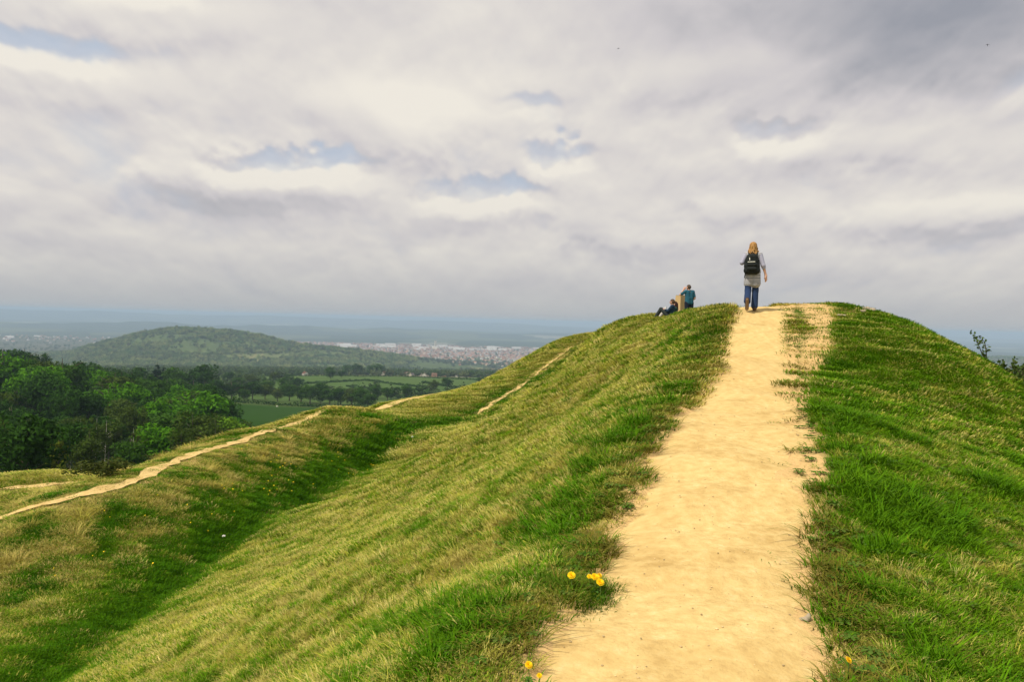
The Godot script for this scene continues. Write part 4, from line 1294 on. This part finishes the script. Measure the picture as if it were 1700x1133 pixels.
func bystanders() -> void:
	# trig pillar
	var px := 7.58; var pf := 40.9
	var at := spot(px, pf)
	var t := thing("trig_pillar", "tapered tan stone survey pillar beside the man on the summit", "pillar", at, 0.55)
	var tan := mat(Color(0.50, 0.36, 0.18), 0.9)
	var k := Kit.new(); k.box(Vector3(0, -0.2, 0), Vector3(0.50, 1.47, 0.50), Color.WHITE, 0.0, 0.66)
	obj("shaft", k.done(), tan, t)
	k = Kit.new(); k.box(Vector3(0, 1.272, 0), Vector3(0.30, 0.02, 0.30)); k.tube([Vector3(0, 1.29, 0), Vector3(0, 1.31, 0)], [0.08, 0.07], 10)
	obj("top_plate", k.done(), mat(Color(0.30, 0.25, 0.18), 0.5), t)
	k = Kit.new(); k.box(Vector3(0, 0.35, 0.222), Vector3(0.16, 0.12, 0.02))
	obj("plaque", k.done(), mat(Color(0.30, 0.24, 0.15), 0.5), t)
	var V := func(x: float, y: float, z: float) -> Vector3: return Vector3(x, y, z)
	# man standing with one hand raised to his brow, back to us, looking away to the left
	var mx := 7.84; var mf := 40.3
	at = spot(mx, mf)
	var man := thing("person", "person in a teal T-shirt and dark shorts standing by the pillar, hand raised to brow", "person", at, 0.35)
	var head: Vector3 = V.call(-0.03, 1.60, -0.03)
	var face: Vector3 = V.call(-0.35, -0.05, -0.93).normalized()
	var sh_l: Vector3 = V.call(-0.19, 1.42, 0); var el_l: Vector3 = V.call(-0.37, 1.28, -0.14); var wr_l: Vector3 = V.call(-0.19, 1.52, -0.16)
	var sh_r: Vector3 = V.call(0.19, 1.42, 0); var el_r: Vector3 = V.call(0.25, 1.14, 0.05); var wr_r: Vector3 = V.call(0.16, 0.98, -0.10)
	var b := [[V.call(-0.09, 0.92, 0), V.call(-0.10, 0.50, -0.01), 0.10, 0.062], [V.call(-0.10, 0.50, -0.01), V.call(-0.11, 0.08, 0.02), 0.062, 0.042], [V.call(0.09, 0.92, 0), V.call(0.11, 0.50, -0.01), 0.10, 0.062], [V.call(0.11, 0.50, -0.01), V.call(0.13, 0.08, 0.02), 0.062, 0.042], [V.call(-0.11, 0.07, 0.02), V.call(-0.13, 0.04, -0.16), 0.045, 0.035], [V.call(0.13, 0.07, 0.02), V.call(0.15, 0.04, -0.16), 0.045, 0.035],
		[V.call(-0.07, 0.95, 0), V.call(-0.06, 1.12, 0), 0.125, 0.115], [V.call(0.07, 0.95, 0), V.call(0.06, 1.12, 0), 0.125, 0.115], [V.call(-0.06, 1.12, 0), V.call(-0.10, 1.37, 0), 0.115, 0.10], [V.call(0.06, 1.12, 0), V.call(0.10, 1.37, 0), 0.115, 0.10], [V.call(0, 1.42, 0), head - V.call(0, 0.05, 0), 0.07, 0.056], [sh_l, V.call(0, 1.43, 0), 0.06, 0.06], [sh_r, V.call(0, 1.43, 0), 0.06, 0.06], [sh_l, el_l, 0.055, 0.044], [el_l, wr_l, 0.044, 0.03], [sh_r, el_r, 0.055, 0.044], [el_r, wr_r, 0.044, 0.03]]
	b += head_bones(head, face, 1.05)
	b += hand_bones(wr_l, V.call(0.45, 0.6, -0.2).normalized(), V.call(0.2, -0.3, -0.8).normalized(), 0.5)
	b += hand_bones(wr_r, V.call(-0.5, -0.6, -0.5).normalized(), V.call(-0.6, 0.5, 0.2).normalized(), 0.6)
	var skin_m := mat(Color(0.58, 0.33, 0.23), 0.6)
	obj("body", skin(b, 0.014, 0.03), skin_m, man)
	face_on(man, head, face)
	obj("shirt", skin([[V.call(-0.07, 0.93, 0), V.call(-0.06, 1.12, 0), 0.138, 0.128], [V.call(0.07, 0.93, 0), V.call(0.06, 1.12, 0), 0.138, 0.128], [V.call(-0.06, 1.12, 0), V.call(-0.10, 1.37, 0), 0.128, 0.112], [V.call(0.06, 1.12, 0), V.call(0.10, 1.37, 0), 0.128, 0.112], [sh_l, V.call(0, 1.44, 0), 0.07, 0.066], [sh_r, V.call(0, 1.44, 0), 0.07, 0.066], [sh_l, sh_l.lerp(el_l, 0.75), 0.072, 0.066], [sh_r, sh_r.lerp(el_r, 0.75), 0.072, 0.066]], 0.014, 0.03), mat(Color(0.022, 0.105, 0.155), 0.9), man)
	obj("shorts", skin([[V.call(-0.09, 0.92, 0), V.call(-0.10, 0.52, 0), 0.128, 0.10], [V.call(0.09, 0.92, 0), V.call(0.11, 0.52, 0), 0.128, 0.10]], 0.014, 0.03), mat(Color(0.012, 0.018, 0.035), 0.9), man)
	obj("hair", skin([[head + V.call(0, 0.045, 0.0) - face * 0.015, head + V.call(0, 0.02, 0) - face * 0.03, 0.094, 0.094]], 0.012, 0.02), mat(Color(0.085, 0.060, 0.042), 0.8), man)
	for s in [[-0.11, -0.13], [0.13, 0.15]]:
		obj("shoe", skin([[V.call(s[0], 0.055, 0.05), V.call(s[1], 0.045, -0.18), 0.05, 0.045]], 0.012, 0.02), mat(Color(0.10, 0.09, 0.08), 0.8), man)
	# two people sitting on the turf, facing left
	for who in 2:
		var sx: float = [6.62, 6.86][who]
		var sf: float = [38.2, 38.9][who]
		var p := spot(sx, sf)
		p.y += 0.02
		var m := thing("person", ["seated person in a navy top and dark trousers with knees drawn up", "seated dark-haired person in a dark green top and pale trousers behind the navy one"][who], "person", p, 1.25 + 0.2 * who)
		var hd: Vector3 = V.call(0.0, 0.74, 0.10)
		var fc: Vector3 = V.call(0.15, 0.0, -1.0).normalized()
		var bb := []
		var pants := []
		for s in [-1.0, 1.0]:
			var hip: Vector3 = V.call(s * 0.09, 0.12, 0.0); var kn: Vector3 = V.call(s * 0.10, 0.44, -0.36); var an: Vector3 = V.call(s * 0.10, 0.06, -0.60)
			bb += [[hip, kn, 0.09, 0.058], [kn, an, 0.058, 0.040], [an, an + V.call(0, -0.01, -0.17), 0.042, 0.034]]
			pants += [[hip, kn, 0.102, 0.070], [kn, kn.lerp(an, 0.92), 0.070, 0.058]]
			var sh: Vector3 = V.call(s * 0.17, 0.56, 0.12); var el: Vector3 = V.call(s * 0.24, 0.36, -0.04); var wr: Vector3 = V.call(s * 0.07, 0.42, -0.22)
			bb += [[V.call(s * 0.06, 0.13, 0.0), V.call(s * 0.08, 0.50, 0.12), 0.115, 0.095], [sh, V.call(0, 0.58, 0.12), 0.055, 0.055], [sh, el, 0.05, 0.042], [el, wr, 0.042, 0.028]]
			bb += hand_bones(wr, V.call(-s * 0.5, 0.1, -0.8).normalized(), V.call(-s * 0.6, -0.5, 0.1).normalized(), 0.7)
		bb += [[V.call(0, 0.57, 0.12), hd - V.call(0, 0.05, 0), 0.06, 0.05]]
		bb += head_bones(hd, fc)
		obj("body", skin(bb, 0.015, 0.03), skin_m, m)
		face_on(m, hd, fc)
		var top := []
		for s in [-1.0, 1.0]:
			top += [[V.call(s * 0.06, 0.13, 0.0), V.call(s * 0.08, 0.50, 0.12), 0.130, 0.108], [V.call(s * 0.17, 0.56, 0.12), V.call(0, 0.58, 0.12), 0.066, 0.066], [V.call(s * 0.17, 0.56, 0.12), V.call(s * 0.24, 0.36, -0.04), 0.062, 0.052], [V.call(s * 0.24, 0.36, -0.04), V.call(s * 0.09, 0.41, -0.19), 0.052, 0.040]]
		obj("top", skin(top, 0.015, 0.03), mat([Color(0.016, 0.040, 0.075), Color(0.016, 0.060, 0.050)][who], 0.9), m)
		obj("trousers", skin(pants, 0.015, 0.03), mat([Color(0.035, 0.045, 0.045), Color(0.46, 0.44, 0.40)][who], 0.9), m)
		var hr := [[hd + V.call(0, 0.04, 0.012), hd + V.call(0, 0.01, 0.035), 0.096, 0.094]]
		if who == 1: hr += [[hd + V.call(0.03, 0.0, 0.06), V.call(0.05, 0.52, 0.20), 0.075, 0.05], [hd + V.call(-0.03, 0.0, 0.06), V.call(-0.05, 0.52, 0.20), 0.075, 0.05]]
		obj("hair", skin(hr, 0.013, 0.02), mat([Color(0.09, 0.055, 0.03), Color(0.035, 0.016, 0.012)][who], 0.7), m)
		for s in [-1.0, 1.0]:
			obj("shoe", skin([[V.call(s * 0.10, 0.05, -0.56), V.call(s * 0.10, 0.04, -0.79), 0.048, 0.042]], 0.012, 0.02), mat(Color(0.05, 0.05, 0.05), 0.8), m)
	# white cup held by the pair
	k = Kit.new(); k.tube([Vector3(0, 0, 0), Vector3(0, 0.10, 0)], [0.034, 0.042], 12); k.tube([Vector3(0, 0.0, 0), Vector3(0, 0.004, 0)], [0.0, 0.034], 12)
	var cup := obj("cup", k.done(), mat(Color(0.82, 0.82, 0.80), 0.4))
	cup.position = spot(6.42, 38.05) + Vector3(0.0, 0.45, 0)
	tag(cup, "small white cup in the hands of the seated person in navy", "cup")

# ------------------------------------------------------------------ small plants and oddments
func dandelion_kit() -> Array:
	rng.seed = 71
	var petals := Kit.new()
	for ring in 4:
		var nr: int = [22, 18, 14, 8][ring]
		for k in nr:
			var an := TAU * k / nr + rng.randf() * 0.2
			var o := Vector3(cos(an), 0, sin(an))
			var s := Vector3(-sin(an), 0, cos(an)) * 0.0026
			var l: float = [0.021, 0.017, 0.012, 0.006][ring] * rng.randf_range(0.9, 1.1)
			var up: float = [0.002, 0.007, 0.010, 0.012][ring]
			var base := Vector3(0, 0.001 * ring, 0) + o * 0.002
			var tip := o * l + Vector3(0, up, 0)
			petals.quad(base - s * 0.6, base + s * 0.6, tip + s, tip - s, Color(1, 1, 1) * rng.randf_range(0.85, 1.1))
	var stem := Kit.new()
	stem.tube([Vector3(0, -0.12, 0), Vector3(0.005, -0.05, 0.002), Vector3(0, -0.002, 0)], [0.0022, 0.0022, 0.0030], 6)
	stem.tube([Vector3(0, -0.010, 0), Vector3(0, 0.0, 0)], [0.0045, 0.0065], 7)
	var leaves := []
	var lf := Kit.new()
	for k in 7:
		var an := TAU * k / 7.0
		var o := Vector3(cos(an), 0, sin(an))
		var s := Vector3(-sin(an), 0, cos(an))
		var p := Vector3(0, 0.0, 0)
		for j in 5:
			var q := o * (0.014 * (j + 1)) + Vector3(0, 0.018 * sin(j * 0.7), 0)
			var w: float = [0.006, 0.012, 0.009, 0.016, 0.002][j]
			var w0: float = [0.003, 0.006, 0.012, 0.009, 0.016][j]
			lf.quad(p - s * w0, p + s * w0, q + s * w, q - s * w, Color.WHITE * rng.randf_range(0.8, 1.2))
			p = q
	return [petals.done(), stem.done(), lf.done()]

func flowers() -> void:
	var kit := dandelion_kit()
	var yellow := mat(Color(0.95, 0.64, 0.008), 0.7, true)
	var green := mat(Color(0.10, 0.16, 0.03), 0.7, true)
	var leafy := mat(Color(0.055, 0.140, 0.010), 0.6, true)
	# on the lip of the path: sideways, forward, size
	var lip := [[0.385, 5.30, 1.25, 0], [0.525, 5.33, 1.2, 0], [0.552, 5.27, 1.25, 0], [0.50, 5.40, 0.8, 0], [0.565, 5.43, 0.9, 0], [0.545, 5.38, 1.0, 0], [0.115, 4.17, 1.0, 1], [0.165, 4.13, 0.7, 1], [1.62, 4.22, 1.0, 2]]
	for q in lip:
		var y := hill_height(q[0], q[1]) + EYE
		var t := thing("dandelion", ["yellow dandelion in the clump on the grassy lip of the path", "small yellow dandelion low at the crumbling path edge", "lone yellow dandelion in dark grass across the path from the clump"][q[3]], "flower", Vector3(q[0], y, -q[1]), rng.randf_range(-0.5, 0.5), "dandelions by the path")
		t.scale = Vector3.ONE * q[2] * 0.9
		var lift := 0.095
		var head := obj("flower_head", kit[0], yellow, t)
		head.position = Vector3(0, lift, 0)
		head.rotation = Vector3(0.75, 0, -0.25)
		obj("stem", kit[1], green, t).position = Vector3(0, lift, 0)
		var rosette := obj("leaves", kit[2], leafy, t)
		rosette.position = Vector3(0, 0.012, 0)
		rosette.scale = Vector3.ONE * 0.6
	# in the ditch and on the outer bank, a few pixels each
	rng.seed = 72
	var small := Kit.new()
	for k in 10:
		var an := TAU * k / 10.0
		small.tri(Vector3(0, 0.012, 0), Vector3(cos(an), 0.0, sin(an)) * 0.035, Vector3(cos(an + TAU / 10.0), 0.0, sin(an + TAU / 10.0)) * 0.035)
	small.tube([Vector3(0, -0.14, 0), Vector3(0, 0, 0)], [0.004, 0.004], 4, Color(0.2, 0.4, 0.4))
	var sm := small.done()
	var n := 0
	while n < 62:
		var f := rng.randf_range(20.0, 44.0)
		var x := rng.randf_range(-11.0, -3.0)
		var dd := near(DITCH, x, f).x
		if dd > 1.0 or dd < -3.8 or rng.randf() > exp(-pow((dd + 1.2) / 1.4, 2)) or nz.get_noise_2d(x * 9.0 + 5.0, f * 9.0) < -0.05: continue
		n += 1
		var o := obj("yellow_flower", sm, yellow)
		o.position = spot(x, f, 0.15)
		o.scale = Vector3.ONE * rng.randf_range(0.3, 0.65)
		o.rotation = Vector3(0.5, 0.0, 0.2)
		tag(o, "small yellow flower in the lush grass of the ditch", "flower", "yellow flowers of the ditch")

func rock(sd: int, r: float) -> ArrayMesh:
	rng.seed = sd
	var b := []
	for k in 5:
		var p := Vector3(rng.randfn(), rng.randfn() * 0.4, rng.randfn()) * r * 0.35
		b.append([p, p + Vector3(rng.randfn(), rng.randfn() * 0.3, rng.randfn()) * r * 0.4, r * rng.randf_range(0.35, 0.6), r * rng.randf_range(0.3, 0.5)])
	return skin(b, r * 0.16, r * 0.12)

func oddments() -> void:
	var lime := mat(Color(0.36, 0.30, 0.21), 0.95)
	for q in [[8.62, 21.9, 0.12, "large pale limestone lump set in worn turf near the crest"], [7.45, 20.6, 0.07, "flat pale stone lying in the worn strip beside the path"], [8.25, 21.3, 0.06, "small grey stone beside the large limestone lump"], [-4.65, 43.4, 0.07, "white stone lying in the green ditch"], [-7.95, 25.2, 0.05, "small white stone among yellow flowers in the ditch"], [1.665, 4.95, 0.035, "grey pebble at the grass edge of the path"]]:
		var o := obj("stone", rock(int(q[0] * 100.0) + 2000, q[2]), mat(Color(0.85, 0.83, 0.78), 0.9) if q[3].begins_with("white") or q[3].begins_with("small white") else lime)
		o.position = Vector3(q[0], hill_height(q[0], q[1]) + EYE + q[2] * 0.35 + (0.0 if q[0] > 0.0 else 0.06), -q[1])
		tag(o, q[3], "stone")
	# hawthorn sprigs breaking the right-hand skyline
	rng.seed = 81
	var leaf := mat(Color(0.060, 0.105, 0.018), 0.6, true)
	leaf.backlight_enabled = true
	leaf.backlight = Color(0.5, 0.5, 0.3)
	var twig_m := mat(Color(0.11, 0.085, 0.06), 0.9)
	for q in [[9.62, 18.2, 0.66, 0.10, 22, "leafy hawthorn sprig leaning up from the right-hand slope"], [9.66, 17.5, 0.26, 0.28, 150, "dense low hawthorn bush beside the leaning sprig"], [9.80, 17.1, 0.52, 0.06, 8, "bare forked twig rising behind the low bush"], [9.62, 16.8, 0.30, 0.30, 150, "low dark hawthorn mound below the bare twig"], [9.60, 16.2, 0.28, 0.42, 90, "hawthorn spray arching over the slope edge"]]:
		var t := thing("hawthorn_shrub", q[5], "shrub", spot(q[0], q[1], -0.25))
		var tw := Kit.new()
		var lv := Kit.new()
		var stems := 2 if q[4] < 40 else 7
		for s in stems:
			var an := rng.randf() * TAU
			var out: Vector3 = Vector3(cos(an), 0, sin(an)) * q[3] * rng.randf_range(0.4, 1.4) + Vector3(-0.22 if q[4] == 22 else 0.1, 0, 0)
			var tall: float = (q[2] + 0.25) * rng.randf_range(0.75, 1.0)
			var pts := [Vector3.ZERO, out * 0.35 + Vector3(rng.randf_range(-0.05, 0.05), tall * 0.45, 0), out * 0.75 + Vector3(rng.randf_range(-0.06, 0.06), tall * 0.78, 0), out * 1.2 + Vector3(0, tall, 0)]
			tw.tube(pts, [0.014, 0.011, 0.007, 0.003], 5)
			for b in 4:
				var p: Vector3 = pts[1].lerp(pts[3], b / 4.0)
				var e := p + Vector3(rng.randf_range(-0.22, 0.22), rng.randf_range(0.05, 0.2), rng.randf_range(-0.15, 0.15))
				tw.tube([p, e], [0.005, 0.002], 4)
				for l in int(q[4] / stems):
					var c := p.lerp(e, rng.randf_range(0.2, 1.1)) + Vector3(rng.randfn(), rng.randfn(), rng.randfn()) * 0.03
					var d := Vector3(rng.randfn(), rng.randfn(), rng.randfn()).normalized() * 0.036
					var w := d.cross(Vector3(rng.randfn(), rng.randfn(), rng.randfn())).normalized() * 0.024
					var tone := rng.randf_range(0.7, 1.35)
					lv.quad(c - d, c - w, c + d, c + w, Color(tone * rng.randf_range(0.85, 1.25), tone, tone * 0.9))
		obj("twigs", tw.done(), twig_m, t)
		obj("leaves", lv.done(), leaf, t)
	# low brown scrub beside the outer footpath
	plant("bush", "bush", "brown", -12.9, 28.6, 0.75, "low brown leafless scrub beside the outer footpath", "", 1.9, "bush")
	# one sheep in the deep green field
	var sp := spot(-152.0, 588.0)
	var sh := thing("sheep", "single white sheep grazing by the hedge of the deep green field", "sheep", sp, 0.3)
	obj("body", skin([[Vector3(-0.35, 0.62, 0), Vector3(0.35, 0.64, 0), 0.27, 0.26], [Vector3(0.45, 0.66, 0), Vector3(0.72, 0.35, 0), 0.14, 0.10], [Vector3(0.72, 0.35, 0), Vector3(0.84, 0.22, 0), 0.09, 0.06], [Vector3(-0.38, 0.55, 0.13), Vector3(-0.34, 0.28, 0.13), 0.09, 0.05], [Vector3(-0.34, 0.28, 0.13), Vector3(-0.38, 0.02, 0.13), 0.05, 0.04], [Vector3(-0.38, 0.55, -0.13), Vector3(-0.34, 0.28, -0.13), 0.09, 0.05], [Vector3(-0.34, 0.28, -0.13), Vector3(-0.38, 0.02, -0.13), 0.05, 0.04], [Vector3(0.34, 0.5, 0.13), Vector3(0.34, 0.02, 0.13), 0.07, 0.04], [Vector3(0.34, 0.5, -0.13), Vector3(0.34, 0.02, -0.13), 0.07, 0.04], [Vector3(-0.58, 0.66, 0), Vector3(-0.66, 0.42, 0), 0.05, 0.04], [Vector3(0.62, 0.5, 0.08), Vector3(0.62, 0.48, 0.19), 0.035, 0.025], [Vector3(0.62, 0.5, -0.08), Vector3(0.62, 0.48, -0.19), 0.035, 0.025]], 0.04, 0.06), mat(Color(0.72, 0.69, 0.62), 0.95), sh)
	# two birds far up
	for q in [[0.1085, 0.302, 90.0, 0.2, "small dark bird gliding high over the path"], [0.5135, 0.316, 70.0, 1.3, "small dark bird banking under the grey cloud"]]:
		var bt := thing("bird", q[4], "bird", Vector3(q[0] * q[2], q[1] * q[2] + EYE, -q[2]), q[3])
		bt.scale = Vector3.ONE * 0.6
		bt.rotation.z = 0.2 if q[3] < 1.0 else 1.1
		obj("body", skin([[Vector3(-0.12, 0, 0), Vector3(0.12, 0, 0), 0.025, 0.04], [Vector3(0.12, 0, 0), Vector3(0.18, 0.01, 0), 0.03, 0.02], [Vector3(0.02, 0.01, 0), Vector3(0.05, 0.06, 0.16), 0.03, 0.014], [Vector3(0.05, 0.06, 0.16), Vector3(-0.06, 0.03, 0.32), 0.014, 0.008], [Vector3(0.02, 0.01, 0), Vector3(0.05, 0.06, -0.16), 0.03, 0.014], [Vector3(0.05, 0.06, -0.16), Vector3(-0.06, 0.03, -0.32), 0.014, 0.008], [Vector3(-0.12, 0, 0), Vector3(-0.22, 0, 0), 0.022, 0.014]], 0.012, 0.02), mat(Color(0.03, 0.03, 0.035), 0.8), bt)

# ------------------------------------------------------------------ materials
func noise_tex(size: int, freq: float, octaves: int, sd: int, stops: Array, kind := FastNoiseLite.TYPE_SIMPLEX_SMOOTH) -> NoiseTexture2D:
	var n := FastNoiseLite.new()
	n.noise_type = kind
	n.seed = sd
	n.frequency = freq
	n.fractal_octaves = octaves
	n.fractal_gain = 0.62
	var t := NoiseTexture2D.new()
	t.width = size
	t.height = size
	t.seamless = true
	t.noise = n
	if stops.size():
		var g := Gradient.new()
		g.offsets = PackedFloat32Array()
		var off := PackedFloat32Array(); var col := PackedColorArray()
		for s in stops:
			off.append(s[0]); col.append(s[1].linear_to_srgb())
		g.offsets = off
		g.colors = col
		t.color_ramp = g
	return t

func path_material(tint: Color) -> StandardMaterial3D:
	var m := mat(Color(1, 1, 1), 0.95)
	m.albedo_color = tint.linear_to_srgb()
	m.metallic_specular = 0.15
	m.uv1_triplanar = true
	m.uv1_world_triplanar = true
	m.uv1_scale = Vector3.ONE * 0.55
	m.albedo_texture = noise_tex(1024, 0.012, 6, 3, [[0.0, Color(0.54, 0.38, 0.15)], [0.28, Color(0.64, 0.46, 0.185)], [0.5, Color(0.70, 0.52, 0.215)], [0.72, Color(0.75, 0.57, 0.25)], [1.0, Color(0.82, 0.65, 0.33)]])
	m.heightmap_enabled = true
	m.heightmap_scale = 0.7
	m.heightmap_texture = noise_tex(1024, 0.03, 6, 9, [])
	m.detail_enabled = true
	m.detail_blend_mode = BaseMaterial3D.BLEND_MODE_MUL
	m.detail_uv_layer = BaseMaterial3D.DETAIL_UV_2
	m.uv2_triplanar = true
	m.uv2_world_triplanar = true
	m.uv2_scale = Vector3.ONE * 0.11
	m.detail_albedo = noise_tex(512, 0.016, 5, 21, [[0.0, Color(0.68, 0.60, 0.50)], [0.33, Color(0.90, 0.87, 0.83)], [0.6, Color(0.99, 0.98, 0.97)], [1.0, Color(1, 1, 1)]])
	return m

func _ready() -> void:
	nz.noise_type = FastNoiseLite.TYPE_SIMPLEX_SMOOTH
	nz.seed = 4
	nz.frequency = 0.03
	nz.fractal_octaves = 3
	nz2.noise_type = FastNoiseLite.TYPE_SIMPLEX_SMOOTH
	nz2.seed = 8
	nz2.frequency = 0.03
	nz2.fractal_octaves = 4
	cells.noise_type = FastNoiseLite.TYPE_CELLULAR
	cells.seed = 12
	cells.frequency = 1.0
	cells.fractal_type = FastNoiseLite.FRACTAL_NONE
	cells.cellular_return_type = FastNoiseLite.RETURN_CELL_VALUE

	# camera
	var cam := Camera3D.new()
	cam.name = "camera"
	cam.fov = 41.38
	cam.near = 0.1
	cam.far = 120000.0
	add_child(cam)
	cam.position = Vector3(0, EYE, 0)
	cam.rotation_degrees = Vector3(-1.294, 0.0, 1.455)
	cam.current = true
	# sky, air and exposure
	var we := WorldEnvironment.new()
	var env := Environment.new()
	env.background_mode = Environment.BG_SKY
	env.sky = make_sky()
	env.sky_rotation = Vector3(0, deg_to_rad(SKY_TURN - 180.0), 0)
	env.tonemap_mode = Environment.TONE_MAPPER_LINEAR
	env.tonemap_exposure = 1.0
	env.sdfgi_enabled = true
	env.ssao_enabled = true
	env.ssil_enabled = true
	env.fog_enabled = true
	env.fog_density = 0.000088
	env.fog_light_color = lin(0.51, 0.69, 0.89)
	we.environment = env
	add_child(we)
	# hazy spring sun, high on the left and a little behind
	var sun := DirectionalLight3D.new()
	sun.name = "sun"
	sun.light_energy = 1.3
	sun.light_angular_distance = 2.5
	sun.light_color = lin(1.0, 0.90, 0.74)
	sun.shadow_enabled = true
	add_child(sun)
	sun.look_at_from_position(Vector3.ZERO, Vector3(0.47, -0.81, -0.35))

	# the ground
	solve_hill()
	var turf := mat(Color(1, 1, 1), 0.95, true)
	turf.metallic_specular = 0.12
	turf.uv1_triplanar = true
	turf.uv1_world_triplanar = true
	turf.uv1_scale = Vector3.ONE * 0.6
	turf.albedo_texture = noise_tex(1024, 0.03, 6, 33, [[0.0, Color(0.62, 0.60, 0.56)], [0.45, Color(0.92, 0.90, 0.88)], [1.0, Color(1, 1, 1)]])
	turf.heightmap_enabled = true
	turf.heightmap_scale = 1.0
	turf.heightmap_texture = noise_tex(512, 0.05, 5, 34, [])
	var hill := obj("hill_ground", sheet(steps([[-50.0, -15.0, 0.4], [-15.0, -6.0, 0.2], [-6.0, 10.0, 0.1], [10.0, 38.0, 0.5]]), steps([[-8.0, 2.0, 0.4], [2.0, 26.0, 0.1], [26.0, 95.0, 0.3]]), hill_height, hill_color), turf)
	hill.set_meta("kind", "structure")
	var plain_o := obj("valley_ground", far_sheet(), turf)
	plain_o.set_meta("kind", "structure")
	var sandy := path_material(Color(0.90, 0.905, 0.93))
	strip("main_path", MAIN_PATH, 1.25, -0.035, sandy)
	strip("rampart_footpath", OUTER_PATH, 0.20, 0.02, sandy, 0.6)
	strip("rampart_footpath", OUTER_PATH_FAR, 0.46, 0.05, sandy)
	strip("bank_footpath", BANK_PATH, 0.21, 0.045, sandy, 0.6)
	strip("bank_footpath", BANK_PATH_WORN, 0.13, 0.045, sandy, 0.8)
	strip("lower_footpath", LOWER_PATH, 0.22, 0.03, sandy)
	sow()
	strew()
	woodland()
	hedges()
	village()
	town()
	walker()
	bystanders()
	flowers()
	oddments()
